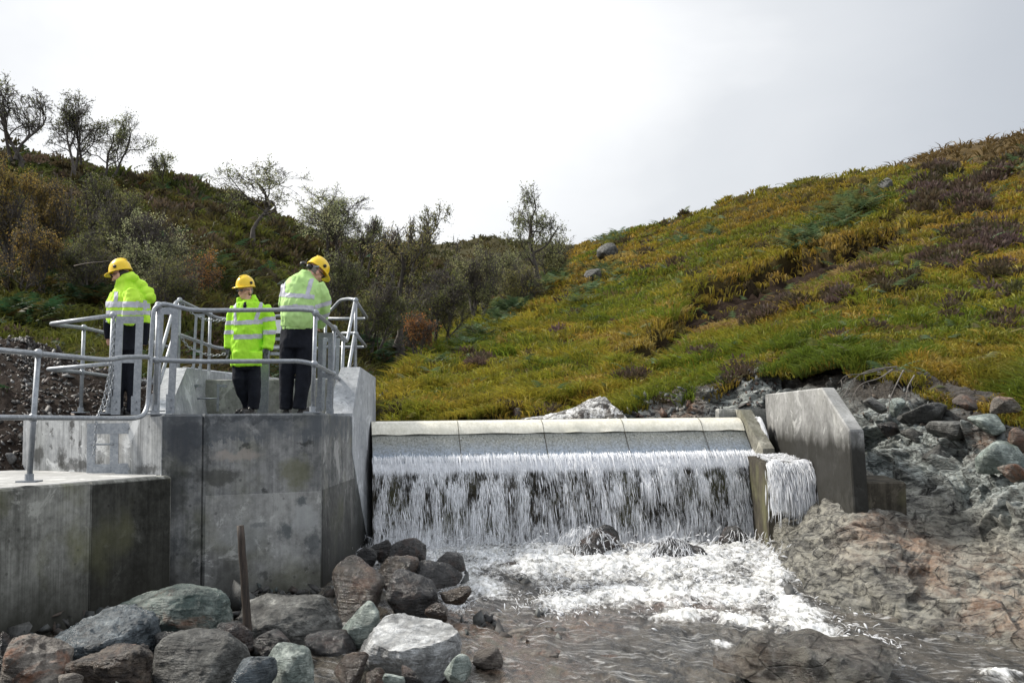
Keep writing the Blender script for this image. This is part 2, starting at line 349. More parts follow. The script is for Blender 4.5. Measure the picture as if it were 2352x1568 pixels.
# walkway block: face towards the camera split by an open joint, with day-joints as fine grooves
g0 = lerp(J1, P2, 0); nB = np.array([P2[1] - P1[1], -(P2[0] - P1[0]), 0]); nB = nB / np.linalg.norm(nB)
if nB[1] > 0: nB = -nB
e = (P2 - P1) / np.linalg.norm(P2 - P1)
pf = empty('concrete_platform', (P1[0], P1[1], -2.3), 'stained grey concrete platform block that the three men stand on', 'platform')
mb = MB()
polyB = [A0, lerp(A0, P1, .999), P1, J1 - e * .012, J1 - nB * .025, J1 + e * .012, P2, P3, P3 + [-3.9, .6, 0], A0 + [-.2, 2.6, 0]]
block(mb, polyB, -2.5, [ZP - .03, ZP, ZP, ZP, ZP, ZP, ZP, ZP - .03, ZP, ZP - .02], .022)
mb.build('walkway_block', M['cB'], pf)
def strip(poly2, z0, z1, off):              # cast lift standing a few mm proud of the block
    pass
mb = MB()                                   # proud lighter lower pour, leaving the day-joint as a step
a = J1 + e * .03 + nB * .006; b = P2 - e * .004 + nB * .006
mb.hexa([(a[0], a[1], -2.5), (b[0], b[1], -2.5), (b[0] - nB[0] * .02, b[1] - nB[1] * .02, -2.5), (a[0] - nB[0] * .02, a[1] - nB[1] * .02, -2.5), (a[0], a[1], -.775), (b[0], b[1], -.775), (b[0] - nB[0] * .02, b[1] - nB[1] * .02, -.77), (a[0] - nB[0] * .02, a[1] - nB[1] * .02, -.77)])
mb.build('lower_pour', m_concrete('lower_pour_concrete', (.16, .16, .153), (.38, .38, .36), wet=(-2.0, -1.5, (.035, .034, .028), .9), green=.4, streak=.3, stains=SL_), pf)
mb = MB(); nA = np.array([-(A0[1] - P1[1]), A0[0] - P1[0], 0]); nA = nA / np.linalg.norm(nA); nA = nA if nA[1] < 0 else -nA; eA = (A0 - P1) / np.linalg.norm(A0 - P1)
a = A0 + nA * .012 - eA * .01; b = P1 + nA * .012 + eA * .012
mb.hexa([(a[0], a[1], -.8), (b[0], b[1], -.8), (b[0] - nA[0] * .02, b[1] - nA[1] * .02, -.8), (a[0] - nA[0] * .02, a[1] - nA[1] * .02, -.8), (a[0], a[1], ZP - .05), (b[0], b[1], ZP - .02), (b[0] - nA[0] * .02, b[1] - nA[1] * .02, ZP - .02), (a[0] - nA[0] * .02, a[1] - nA[1] * .02, ZP - .05)])
mb.build('upstand_face', M['cA'], pf)
mb = MB(); c_ = P2 + np.array([.006, .05, 0]); d_ = P3 + np.array([.006, 0, 0]); mb.hexa([(c_[0] - .02, c_[1], -2.5), (c_[0], c_[1], -2.5), (d_[0], d_[1], -2.5), (d_[0] - .02, d_[1], -2.5), (c_[0] - .02, c_[1], -.76), (c_[0], c_[1], -.765), (d_[0], d_[1], -.765), (d_[0] - .02, d_[1], -.76)])
mb.build('side_pour', m_concrete('side_pour_concrete', (.06, .062, .06), (.19, .19, .18), wet=(-1.7, -.7, (.022, .022, .02), 1.0), streak=.5), pf)
# lower deck with its retaining wall
dk = empty('retaining_wall', (-4.2, 8.2, -2.3), 'mossy stained concrete retaining wall with pale deck on top, lower left', 'wall')
Q0 = pt(0, 1120, 8.13); Q1 = pt(372, 1091, 9.72); ed = (Q1 - Q0) / np.linalg.norm(Q1 - Q0); Qm = lerp(Q0, Q1, .52); Qs = Q0 - ed * 3.2; nD = np.array([ed[1], -ed[0], 0])
ZD = -.555
mb = MB(); block(mb, [Qs, Qm - ed * .01, Qm - nD * .02, Qm + ed * .01, Q1 + ed * .12, Q1 + [-.3, .4, 0], A0 + [-.1, .1, 0], A0 + [-3, -.6, 0], Qs + [-3, 0, 0]], -2.5, ZD, .02); mb.build('wall_body', M['cD'], dk)
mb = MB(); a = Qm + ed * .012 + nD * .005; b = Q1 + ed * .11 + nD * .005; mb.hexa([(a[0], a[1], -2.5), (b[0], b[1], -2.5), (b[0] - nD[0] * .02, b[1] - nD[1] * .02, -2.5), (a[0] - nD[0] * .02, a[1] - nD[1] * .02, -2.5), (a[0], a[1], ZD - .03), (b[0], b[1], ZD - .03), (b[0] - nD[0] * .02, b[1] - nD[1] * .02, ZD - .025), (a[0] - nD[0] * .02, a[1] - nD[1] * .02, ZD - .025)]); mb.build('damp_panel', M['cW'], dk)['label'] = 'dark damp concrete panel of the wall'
mb = MB(); k = [Qs - nD * .07, Q1 - nD * .06 - ed * .02, P1 + nA * .03 + eA * .05, A0 + nA * .03, A0 + nA * .03 + [-3, -.6, 0]]; block(mb, k, ZD - .01, ZD + .006, .003); mb.build('deck_surface', M['deck'], dk)
# pillar beside the weir, battered front
pl = empty('concrete_pillar', (-2.1, 12.5, ZP), 'tall pale concrete pillar at the left end of the weir', 'pillar')
zf, zb = pt(832, 843, 13.15)[2], pt(858, 866, 14.35)[2]
mb = MB(); X0, X1 = -2.27, -1.985
mb.add([(X0 - .05, 12.35, ZP - .5), (X1, 12.35, ZP - .5), (X1, 14.45, -2.4), (X0 - .05, 14.45, -2.4), (X0 - .05, 12.35, ZP), (X1, 12.35, ZP), (X1, 14.45, zb), (X0, 14.45, zb), (X0 + .02, 13.1, zf), (X1 - .02, 13.1, zf), (X1, 13.15, zf - .02), (X0, 13.15, zf - .02)],
       [(3, 2, 1, 0), (0, 1, 5, 4), (4, 5, 9, 8), (8, 9, 6, 7), (1, 2, 6, 10, 5), (5, 10, 9), (9, 10, 6), (0, 4, 11, 7, 3), (4, 8, 11), (8, 7, 11), (2, 3, 7, 6)])
mb.build('shaft', M['cP'], pl)
mb = MB(); mb.hexa([(X1 - .02, 12.56, -2.5), (X1 - .003, 12.56, -2.5), (X1 - .003, 14.3, -2.5), (X1 - .02, 14.3, -2.5), (X1 - .02, 12.56, ZP - .03), (X1 - .003, 12.56, ZP - .03), (X1 - .003, 14.3, ZP - .1), (X1 - .02, 14.3, ZP - .1)]); mb.build('wet_side', m_concrete('pillar_side', (.07, .075, .075), (.26, .27, .27), wet=(-1.5, -.5, (.03, .03, .028), 1.0), streak=.9), pl)
# intake chamber behind: rear wall and sloping wing wall
rw = empty('chamber_wall', (-3.2, 14.2, ZP), 'low concrete chamber wall across the back of the platform', 'wall')
b0, b1 = pt(415, 872, 14.2), pt(760, 872, 14.2); mb = MB(); block(mb, [b0, b1, b1 + [0, .3, 0], b0 + [0, .3, 0]], ZP - .4, b0[2], .015); mb.build('wall_body', M['cCh'], rw)
c0, c1 = pt(418, 842, 15.2), pt(640, 868, 15.6); mb = MB(); block(mb, [c0, c1, c1 + [0, .3, 0], c0 + [0, .3, 0]], ZP - .4, [c0[2], c1[2], c1[2], c0[2]], .015); mb.build('rear_kerb', M['cP'], rw)
ww = empty('wing_wall', (-4.3, 12, ZP), 'pale concrete wing wall with sloping top behind the hand rail', 'wall')
xw = pt(440, 850, 13.6)[0]; xs = pt(392, 945, 11.6)[0]; zt = pt(440, 846, 13.6)[2]
mb = MB(); mb.hexa([(xs - .28, 11.5, ZP - .3), (xs, 11.5, ZP - .3), (xw, 15.2, ZP - .3), (xw - .3, 15.2, ZP - .3), (xs - .28, 11.5, ZP + .02), (xs, 11.5, ZP + .02), (xw, 13.4, zt), (xw - .3, 13.4, zt)]); mb.hexa([(xw - .3, 13.4, ZP - .3), (xw, 13.4, ZP - .3), (xw + .02, 15.2, ZP - .3), (xw - .3, 15.2, ZP - .3), (xw - .3, 13.4, zt), (xw, 13.4, zt), (xw + .02, 15.2, zt), (xw - .3, 15.2, zt)])
mb.build('wall_body', M['cP'], ww)
# ---- weir : curved crest, five wedge-wire screen panels, dark toe wall
WLp = np.array([-1.985, 14.0, 0]); WRp = np.array([3.36, 14.95, 0]); we = (WRp - WLp) / np.linalg.norm(WRp - WLp); wn_ = np.array([we[1], -we[0], 0]); WLEN = np.linalg.norm(WRp - WLp)
PROF = [(-.06, -.082), (.0, -.084), (.05, -.092), (.10, -.108), (.15, -.135), (.19, -.170), (.225, -.212), (.25, -.252), (.42, -.445), (.60, -.655)]
def weirp(s, o, z): q = WLp + we * s + wn_ * o; return np.array([q[0], q[1], z])
wr = empty('weir', weirp(WLEN / 2, 0, -1.9), 'long low weir with a sloping steel screen and water spilling over it', 'weir')
g = G('wedge_wire_screen'); p = g.obj(); zz = g.xyz(p)[2]; q = g.noise(g.map(p, (40, 40, 1.2)), 1, 4, .6); s_ = g.noise(p, 30, 5, .75); f = g.mr(g.math('ADD', g.xyz(g.pos())[2], g.math('MULTIPLY', g.noise(g.map(p, (12, 12, 1)), 1, 4, .6), .16)), -.47, -.26)
c = g.mix(f, (.24, .29, .36), (.23, .235, .205)); c = g.mix(g.mr(q, .48, .62, 0, .6), c, (.11, .12, .115)); c = g.mix(g.math('MULTIPLY', g.mr(s_, .56, .62), f), c, (.05, .055, .04)); c = g.mix(g.mr(q, .42, .3, 0, .5), c, (.50, .53, .56))
M['screen'] = g.pr(c, .38, g.bump(q, .3, .01), Metallic=.15)
g = G('crest_water'); p = g.pos(); q = g.noise(g.map(p, (30, 30, 2)), 1, 4, .6); c = g.mix(g.mr(q, .35, .65), (.66, .63, .52), (.82, .79, .68)); c = g.mix(g.mr(g.noise(g.map(p, (2, 2, 2)), 1, 3), .5, .7, 0, .5), c, (.58, .56, .44)); c = g.mix(g.mr(g.noise(g.map(p, (7, 7, 1)), 1, 5, .6), .5, .7, 0, .4), c, (.42, .41, .34)); M['crestw'] = g.pr(c, .10, g.bump(q, .25, .01))
npan = 5; bnds = [0, (1045 - 850) / 855 * WLEN * .97, (1240 - 850) / 855 * WLEN * .975, (1425 - 850) / 855 * WLEN * .985, (1607 - 850) / 855 * WLEN * .995, WLEN]
for i in range(npan):
    s0, s1 = bnds[i] + .003, bnds[i + 1] - .003; V = []; F = []
    rows = PROF[7:]
    ss = np.linspace(s0, s1, 12)
    for (o_, z_) in rows:
        for s_ in ss: V.append(weirp(s_, o_, z_))
    for j in range(len(rows) - 1):
        for k in range(11): a = j * 12 + k; F.append((a, a + 12, a + 13, a + 1))
    mk('screen_panel', V, F, M['screen'], wr, True)
V = []; F = []; ss = np.linspace(0, WLEN, 90); rows = [(-.5, -.12), (-.1, -.10)] + [(o_, z_ - .012) for o_, z_ in PROF] + [(.585, -.69), (.48, -.72), (.44, -2.5), (-.5, -2.5)]
for (o_, z_) in rows:
    for s_ in ss: V.append(weirp(s_, o_, z_))
nr = len(rows)
for j in range(nr):
    for k in range(89): a = j * 90 + k; b = ((j + 1) % nr) * 90 + k; F.append((a, b, b + 1, a + 1))
mk('weir_body', V, F, M['cWet'], wr, False)
V = []; F = []; ss = np.linspace(.0, WLEN, 260); rows = PROF[:8] + [(.262, -.268)]     # skin of smooth creamy water rolling over the crest
for j, (o_, z_) in enumerate(rows):
    for s_ in ss:
        w_ = .006 * math.sin(s_ * 9 + 2 * math.sin(s_ * 2.3)) * (j / 8); V.append(weirp(s_, o_ + .012 + w_ * .4 + (.02 * (fbm(np.array([[s_ * 6, j, 0]]), 1, 2, 3)[0] - .5) if j == 8 else 0), z_ + .016 + w_))
for j in range(len(rows) - 1):
    for k in range(259): a = j * 260 + k; F.append((a, a + 260, a + 261, a + 1))
tag(mk('crest_water', V, F, M['crestw'], None, True), kind='structure')
for s_ in bnds[1:-1]: MB().tube([weirp(s_, o_ + .013, z_ + .022) for o_, z_ in PROF[2:]], .0035, 5).build('joint_strip', M['cWet'], wr)
# divider wall, side chute and right abutment
dv = empty('divider_wall', weirp(WLEN + .1, 0, -1.6), 'short sloping concrete divider between weir and side chute', 'wall')
mb = MB(); t0 = pt(1688, 941, 15.1); sl = weirp(WLEN + .03, .78, 0); a = weirp(WLEN + .015, -.12, 0); b = weirp(WLEN + .19, -.12, 0); c_ = weirp(WLEN + .015, .08, 0); d_ = weirp(WLEN + .19, .08, 0); e_ = weirp(WLEN + .015, .84, 0); f_ = weirp(WLEN + .19, .84, 0)
zt2 = .045; ze = pt(1755, 1030, e_[1])[2]
Z = lambda p, z: (p[0], p[1], z)
mb.hexa([Z(a, -2.4), Z(b, -2.4), Z(d_, -2.4), Z(c_, -2.4), Z(a, zt2), Z(b, zt2), Z(d_, zt2), Z(c_, zt2)]); mb.hexa([Z(c_, -2.4), Z(d_, -2.4), Z(f_, -2.4), Z(e_, -2.4), Z(c_, zt2), Z(d_, zt2), Z(f_, ze), Z(e_, ze)])
mb.build('wall_body', m_concrete('divider_concrete', (.15, .145, .12), (.36, .35, .30), wet=(-1.1, -.55, (.03, .026, .02), .3), streak=.4, green=.2), dv)
a = weirp(WLEN - .25, -.1, 0); b = weirp(WLEN + .05, -.1, 0); mb = MB(); block(mb, [a, b, b + [0, .25, 0], a + [0, .25, 0]], -.4, .06, .012); mb.build('cap_block', M['cCh'], dv)
ab = empty('abutment_wall', (3.7, 12.9, -1.2), 'grey concrete abutment wall with wet dark base and cut-off top corner, right of weir', 'wall')
T0 = pt(1757, 905, 15.15); T1 = pt(1886, 890, 11.95); T2 = pt(1950, 988, 10.95); T3 = pt(1962, 1105, 10.75); th2 = np.array([.20, .10, 0])
Z0 = -1.5
prof = [T0 * [1, 1, 0] + [0, 0, Z0], T0, T1, T2, T3 * [1, 1, 0] + [0, 0, Z0]]
V = list(prof) + [q + th2 for q in prof]
mb = MB().add(V, [(0, 1, 2, 3, 4), (9, 8, 7, 6, 5), (1, 6, 7, 2), (2, 7, 8, 3), (3, 8, 9, 4), (0, 5, 6, 1), (4, 9, 5, 0)]); o = mb.build('wall_body', M['cR'], ab)
bm = bmesh.new(); bm.from_mesh(o.data); bmesh.ops.bevel(bm, geom=[x for x in bm.edges], offset=.018, segments=1, affect='EDGES'); bm.to_mesh(o.data); bm.free()
mb = MB(); a, b = pt(1690, 945, 15.2), pt(1760, 945, 15.2); mb.box((a + b) / 2 * [1, 1, 0] + [0, .05, -.25], b[0] - a[0] + .2, .2, .62); mb.build('back_plate', M['cCh'], ab)
ft = empty('concrete_ledge', (4.4, 11.3, -1.2), 'low dark wet concrete ledge beside the abutment wall', 'ledge')
a = pt(1968, 1106, 10.95); b = pt(2080, 1106, 11.1); mb = MB(); block(mb, [a * [1, 1, 0], b * [1, 1, 0], b * [1, 1, 0] + [.1, .9, 0], a * [1, 1, 0] + [.05, .9, 0]], -1.6, [a[2], b[2], b[2] + .02, a[2] + .02], .02); mb.build('ledge_body', M['cWet'], ft)
# pond above the weir
g = G('pond_water'); p = g.pos(); M['pond'] = g.pr((.02, .018, .012), .08, g.bump(g.noise(p, 7, 4), .12, .03))
V = [weirp(-.2, -.06, -.068), weirp(WLEN + .1, -.06, -.068), (6, 19.5, -.068), (-2.4, 21, -.068), (-2.3, 15, -.068)]
tag(mk('pond_water', V, [(0, 1, 2, 3, 4)], M['pond']), kind='structure')
# ------------------------------------------------------------------ terrain
rng = np.random.default_rng(7)
def net(cols, scale):
    base = [c[0][2] for c in cols]
    return np.array([[pt(u, v, c[0][2] + (D - c[0][2]) * scale) for (u, v, D) in c] for c in cols])
def blobs(u, v, L):                       # soft union of elliptical patches
    r = np.zeros_like(u)
    for b in L:
        a = R(b[4]) if len(b) > 4 else 0; du, dv = u - b[0], v - b[1]
        x = (du * math.cos(a) + dv * math.sin(a)) / b[2]; y = (-du * math.sin(a) + dv * math.cos(a)) / b[3]
        r = np.maximum(r, np.exp(-(x * x + y * y) ** 1.0))
    return r
class Surf:
    def __init__(s, ctrl, nu, nv, amp, fs, seed, tail=(12., -3.), tus=0.):
        g = cr(cr(ctrl, nu, 0), nv, 1)
        if tail is not None:               # ground carries on behind the brow
            d = g[:, -1:] * [1, 1, 0]; d = d / np.linalg.norm(d, axis=-1, keepdims=True)
            ks = np.linspace(0, 1, 9)[1:].reshape(1, -1, 1); ext = g[:, -1:] + d * ks * tail[0] + np.array([0, 0, 1.]) * (tail[1] * ks ** 1.3)
            g = np.concatenate([g, ext], 1)
        s.G0 = g; n = gnormal(g); n *= np.sign(n[..., 2:3] + 1e-9); s.N = n
        dist = np.linalg.norm(g, axis=-1, keepdims=True); k = np.clip(dist / 25, .6, 1.8)
        h = (fbm(g, fs, 4, seed)[..., None] - .5) * amp * k + (fbm(g, fs * 5, 3, seed + 9)[..., None] - .5) * amp * .35 * k + tus * ((1 - np.abs(2 * fbm(g, 1.15, 2, seed + 31) - 1))[..., None] ** 2 - .6) * k
        s.G = g + n * h; s.nu, s.nv = s.G.shape[:2]; u, v = proj(s.G.reshape(-1, 3)); s.u = u.reshape(s.nu, s.nv); s.v = v.reshape(s.nu, s.nv)
    def mesh(s, name, mat, col=None):
        o = mk(name, s.G.reshape(-1, 3), gridF(s.nu, s.nv), mat, smooth=True, col=col); return tag(o, kind='structure')
    def at(s, u, v):                       # surface point seen at (u, v), nearest first
        d = (s.u - u) ** 2 + (s.v - v) ** 2; m = d.min(); idx = np.argwhere(d < max(m * 2, 40.)); P = s.G[idx[:, 0], idx[:, 1]]
        return P[np.argmin(P[:, 1])]
    def sample(s, n, power=1.0, ulim=(-160, 2520), weight=None):
        A = s.G; du = A[1:, :-1] - A[:-1, :-1]; dv = A[:-1, 1:] - A[:-1, :-1]; ar = np.linalg.norm(np.cross(du, dv), axis=-1)
        c = (A[1:, 1:] + A[:-1, :-1]) / 2; dist = np.linalg.norm(c, axis=-1); nn = s.N[:-1, :-1]
        face = np.abs((nn * c).sum(-1)) / dist; wgt = ar / dist ** (2 * power) * np.clip(face, .12, 1)
        uc, vc = s.u[:-1, :-1], s.v[:-1, :-1]; wgt = wgt * ((uc > ulim[0]) & (uc < ulim[1]) & (vc > -150) & (vc < 1800))
        if weight is not None: wgt = wgt * weight(uc, vc, c)
        p = wgt.ravel() / wgt.sum(); k = rng.choice(p.size, n, p=p); i, j = k // (s.nv - 1), k % (s.nv - 1); a, b = rng.random((2, n, 1))
        P = A[i, j] * (1 - a) * (1 - b) + A[i + 1, j] * a * (1 - b) + A[i, j + 1] * (1 - a) * b + A[i + 1, j + 1] * a * b
        return P, s.N[i, j]
RH = 1.45; LH = 1.8
right = Surf(net([
    [(800, 1010, 18.5), (850, 960, 23), (960, 850, 33), (1100, 740, 45), (1240, 640, 58)],
    [(885, 968, 18.5), (925, 885, 23), (1060, 768, 33), (1200, 668, 45), (1335, 574, 58)],
    [(1050, 966, 17.8), (1130, 850, 23), (1230, 740, 31), (1330, 645, 42), (1425, 546, 55)],
    [(1250, 964, 17.2), (1330, 830, 22), (1420, 720, 29), (1500, 610, 39), (1560, 506, 50)],
    [(1420, 958, 16.6), (1500, 810, 21), (1580, 690, 27), (1650, 580, 36), (1720, 455, 47)],
    [(1600, 915, 16.4), (1660, 790, 20), (1730, 670, 26), (1800, 550, 34), (1860, 420, 45)],
    [(1760, 868, 16.0), (1810, 750, 19), (1870, 640, 24.5), (1930, 530, 32), (2000, 404, 43)],
    [(1900, 842, 15.2), (1950, 730, 18), (2010, 620, 23), (2060, 520, 30), (2110, 392, 41)],
    [(2060, 885, 14.0), (2100, 765, 16.5), (2150, 640, 21), (2200, 520, 28), (2260, 384, 40)],
    [(2210, 930, 12.9), (2250, 795, 15), (2310, 650, 19.5), (2370, 515, 26), (2430, 350, 38)],
    [(2360, 960, 12.0), (2420, 810, 14), (2480, 650, 18), (2540, 495, 24), (2640, 325, 36)],
    [(2700, 1030, 10), (2760, 850, 11.5), (2820, 670, 15), (2880, 500, 20), (2990, 290, 32)]], RH), 380, 330, .5, .35, 3, (16, -5), .42)
left = Surf(net([
    [(-700, 960, 10), (-650, 700, 14), (-600, 480, 22), (-500, 330, 34)],
    [(0, 960, 12.4), (0, 700, 17), (0, 510, 26), (0, 354, 38)],
    [(250, 965, 14), (250, 690, 19), (250, 520, 28), (260, 398, 40)],
    [(450, 965, 15.5), (440, 705, 20), (430, 545, 29), (430, 424, 41)],
    [(600, 965, 17), (600, 740, 22), (600, 600, 31), (600, 486, 43)],
    [(740, 968, 18.5), (760, 790, 24), (770, 660, 33), (770, 558, 45)],
    [(840, 968, 20), (880, 840, 27), (900, 710, 37), (920, 600, 50)],
    [(880, 970, 21), (940, 860, 28), (1000, 750, 38), (1080, 625, 55)],
    [(905, 972, 21.5), (980, 880, 29), (1090, 780, 40), (1230, 640, 60)]], LH), 240, 210, .9, .3, 21, (25, -6), .3)
back = Surf(np.array([[pt(u, v, D) for (u, v, D) in c] for c in [
    [(700, 700, 100), (700, 600, 120), (700, 520, 150)], [(900, 720, 100), (900, 640, 120), (900, 560, 150)], [(1060, 720, 100), (1060, 640, 120), (1060, 556, 150)],
    [(1200, 720, 100), (1200, 650, 120), (1200, 566, 150)], [(1340, 720, 100), (1340, 660, 120), (1340, 572, 150)], [(1500, 720, 100), (1500, 660, 120), (1500, 560, 150)]]]), 80, 50, 2.0, .08, 40, (40, -10))
far = Surf(np.array([[pt(u, v, D) for (u, v, D) in c] for c in [
    [(1900, 520, 150), (1900, 470, 190), (1900, 440, 230)], [(2060, 500, 150), (2060, 440, 190), (2060, 388, 230)], [(2200, 480, 150), (2200, 400, 190), (2195, 345, 230)],
    [(2352, 450, 150), (2352, 360, 190), (2352, 303, 230)], [(2700, 400, 150), (2700, 250, 190), (2700, 170, 230)]]]), 120, 60, 3.0, .05, 50, (60, -10))
SCAR = [(1430, 850), (1500, 800), (1560, 745), (1610, 705), (1680, 682), (1750, 660), (1830, 628), (1900, 596), (1980, 566), (2060, 538), (2110, 520)]
def dpoly(u, v, P):
    d = np.full(u.shape, 1e9); sd = np.zeros(u.shape)
    for (a, b), (c, e) in zip(P[:-1], P[1:]):
        L = math.hypot(c - a, e - b); t = np.clip(((u - a) * (c - a) + (v - b) * (e - b)) / L ** 2, 0, 1); q = np.hypot(u - a - t * (c - a), v - b - t * (e - b)); m = q < d
        d = np.where(m, q, d); sd = np.where(m, ((u - a) * (e - b) - (v - b) * (c - a)) / L, sd)
    return d, -sd                          # sd>0 : below the line
def scar(u, v, c):
    d, sd = dpoly(u, v, SCAR); k = np.interp(u, [1420, 1560, 1620, 1720, 1800, 1950, 2060, 2120], [14, 32, 50, 58, 46, 32, 22, 11]); nz = (fbm(c, .9, 3, 5) - .5) * 30
    return 1 - sstep(k * .8, k * 1.15, d + nz)
def lip(u, v, c):                          # pale thatch hanging below the scar
    d, sd = dpoly(u + 20, v - 70, SCAR); return (1 - sstep(4, 17, d + (fbm(c, 1.1, 3, 6) - .5) * 26)) * sstep(1560, 1620, u) * (1 - sstep(2000, 2060, u))
HEATH = [(2150, 610, 90, 26, -15), (2240, 560, 110, 45, -20), (2010, 645, 60, 30), (2290, 640, 80, 40, -10), (2130, 460, 60, 40, -20), (2220, 470, 70, 40, -15), (1920, 690, 38, 22), (2070, 660, 60, 30), (2180, 720, 40, 20), (2290, 560, 70, 40),
         (1740, 735, 45, 32), (1820, 715, 36, 22), (1700, 870, 40, 30), (2160, 390, 50, 25), (2300, 400, 60, 28, -20), (1265, 948, 40, 18), (930, 945, 26, 16), (1060, 935, 22, 14), (1090, 832, 36, 24), (1620, 820, 40, 20), (1450, 870, 50, 22), (1160, 940, 30, 14), (2000, 760, 30, 18), (2310, 760, 60, 26), (1530, 930, 60, 22), (1790, 690, 26, 14)]
FERN = [(1950, 490, 105, 38, -25), (1840, 560, 60, 22, -25), (1395, 640, 34, 26, -20), (1340, 690, 40, 14, -35), (1640, 538, 26, 14), (1400, 556, 50, 14, -12), (1560, 560, 26, 10), (1330, 735, 26, 14), (1160, 725, 70, 18, -38), (1240, 668, 50, 12, -38), (1080, 790, 80, 16, -30), (1000, 850, 40, 10, -35), (2330, 400, 30, 16), (1290, 640, 40, 16, -35), (990, 800, 20, 20)]
SHADE = (.02, .035, .012)
def m_ground(name, dark, hi, soil):
    g = G(name); p = g.pos(); f = g.noise(p, 1.1, 7, .7); c = g.mix(g.mr(f, .35, .65), dark, hi); c = g.mix(g.attr('soil'), c, soil); q = g.noise(p, 18, 5, .7)
    c = g.mix(g.mr(q, .35, .7, 0, .6), c, [x * .3 for x in soil]); return g.pr(c, .95, g.bump(q, .9, .05), **{'Specular IOR Level': .1})
sm = np.maximum(np.maximum(scar(right.u, right.v, right.G), scar(right.u, right.v - 22, right.G) * .9), 1 - sstep(0, 5, np.arange(right.nv))[None, :] * np.ones((right.nu, 1)))
dn, sd_ = dpoly(right.u, right.v, SCAR)
right.G -= right.N * (scar(right.u, right.v, right.G) * .5)[..., None] * np.clip(np.linalg.norm(right.G, axis=-1, keepdims=True) / 25, .7, 1.3)
right.mesh('hillside', m_ground('hill_earth', (.055, .045, .016), (.10, .075, .022), (.028, .018, .012)), {'soil': sm.ravel()})
left.mesh('wooded_hillside', m_ground('brae_earth', (.030, .026, .012), (.055, .042, .018), (.02, .014, .01)), {'soil': np.zeros(left.G.shape[0] * left.G.shape[1])})
back.mesh('valley_head', m_ground('valley_earth', (.045, .045, .02), (.085, .07, .03), (.03, .03, .02)))
far.mesh('far_hill', m_ground('far_earth', (.085, .06, .026), (.15, .105, .045), (.05, .042, .035)))
# valley floor: one sheet reaching the horizon under everything
def ground():
    x = np.concatenate([[-900, -300, -120, -60], np.linspace(-30, 30, 61), [60, 120, 300, 900]]); y = np.concatenate([[-400, -100, -30], np.linspace(-10, 40, 51), [60, 120, 300, 1200]])
    X, Y = np.meshgrid(x, y, indexing='ij'); Z = -2.6 + (fbm(np.stack([X, Y, 0 * X], -1), .5, 3, 2) - .5) * .2
    return tag(mk('ground', np.stack([X, Y, Z], -1).reshape(-1, 3), gridF(len(x), len(y)), m_ground('stream_gravel', (.05, .045, .04), (.10, .09, .075), (.03, .02, .015))), kind='structure')
ground()
# ------------------------------------------------------------------ grass, heather, bracken (ground cover)
def pal(P, stops, f):
    f = np.clip(f, 0, 1) * (len(stops) - 1); i = np.minimum(f.astype(int), len(stops) - 2); t = (f - i)[:, None]; S = np.array(stops); return S[i] * (1 - t) + S[i + 1] * t
def nrmz(a): return a / (np.linalg.norm(a, axis=-1, keepdims=True) + 1e-9)
def blades(P, N, Hh, Wd, col, lean, spread, droop):
    n = len(P); th_ = rng.random(n) * 2 * math.pi; rad = np.stack([np.cos(th_), np.sin(th_), np.zeros(n)], 1)
    d = nrmz(np.array([0, 0, 1.]) * 1.0 + N * .15 + rad * (spread * rng.random((n, 1)) ** .7) + lean)
    toC = nrmz(P * [1, 1, 0]); side = nrmz(np.cross(d, toC) + rng.normal(0, .35, (n, 3))); H = Hh[:, None]; Wv = Wd[:, None] / 2
    hd = nrmz(d * [1, 1, 0] + rad * .15); m = P + d * H * .55; tip = P + d * H * .9 + hd * H * droop - np.array([0, 0, 1.]) * H * droop * .55
    V = np.stack([P - side * Wv * .8, P + side * Wv * .8, m - side * Wv * .8, m + side * Wv * .8, tip], 1).reshape(-1, 3); b = np.arange(n)[:, None] * 5
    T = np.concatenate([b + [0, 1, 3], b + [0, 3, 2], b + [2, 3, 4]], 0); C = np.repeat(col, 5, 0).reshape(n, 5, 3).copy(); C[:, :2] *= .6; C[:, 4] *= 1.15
    return V, T, C.reshape(-1, 3)
def tufts(S, n, per, hgt, stops, seed, weight, lean=(0, 0, 0), tuft_r=.16, px=1.35, ulim=(-160, 2520), ccol=None):
    P, N = S.sample(n, 1.0, ulim, weight); d = np.linalg.norm(P, axis=1); k = np.clip(d / 22, .75, 1.9)
    f = fbm(P, .22, 3, seed) * .62 + fbm(P, 1.1, 3, seed + 4) * .38; f = (f - .5) * 2.3 + .46 + rng.normal(0, .13, n); c = pal(P, stops, f) * rng.uniform(.7, 1.25, (n, 1))
    if ccol is not None: c = ccol(P, c)
    hs = hgt * (.45 + 1.1 * fbm(P, 1.0, 2, seed + 7)) * np.clip(rng.normal(1, .22, n), .5, 1.7)
    rep = np.repeat(np.arange(n), per); a = rng.random(len(rep)) * 2 * math.pi; r = np.sqrt(rng.random(len(rep))) * tuft_r * k[rep]; off = np.stack([np.cos(a) * r, np.sin(a) * r, 0 * r], 1); Nn = N[rep]
    off[:, 2] = -(off[:, 0] * Nn[:, 0] + off[:, 1] * Nn[:, 1]) / np.clip(Nn[:, 2], .3, 1)
    Q = P[rep] + off - [0, 0, .03]; H = hs[rep] * rng.uniform(.55, 1.15, len(rep)) * np.clip(k[rep], .8, 1.3); Wd = px * 1.05e-3 * d[rep] * rng.uniform(.7, 1.5, len(rep))
    return blades(Q, Nn, H, Wd, c[rep] * rng.uniform(.7, 1.3, (len(rep), 1)), np.array(lean) + off * 2.0 / (k[rep][:, None]), .5, .34)
def join(*L):
    V = []; T = []; C = []; b = 0
    for v, t_, c in L: V.append(v); T.append(t_ + b); C.append(c); b += len(v)
    return np.concatenate(V), np.concatenate(T), np.concatenate(C)
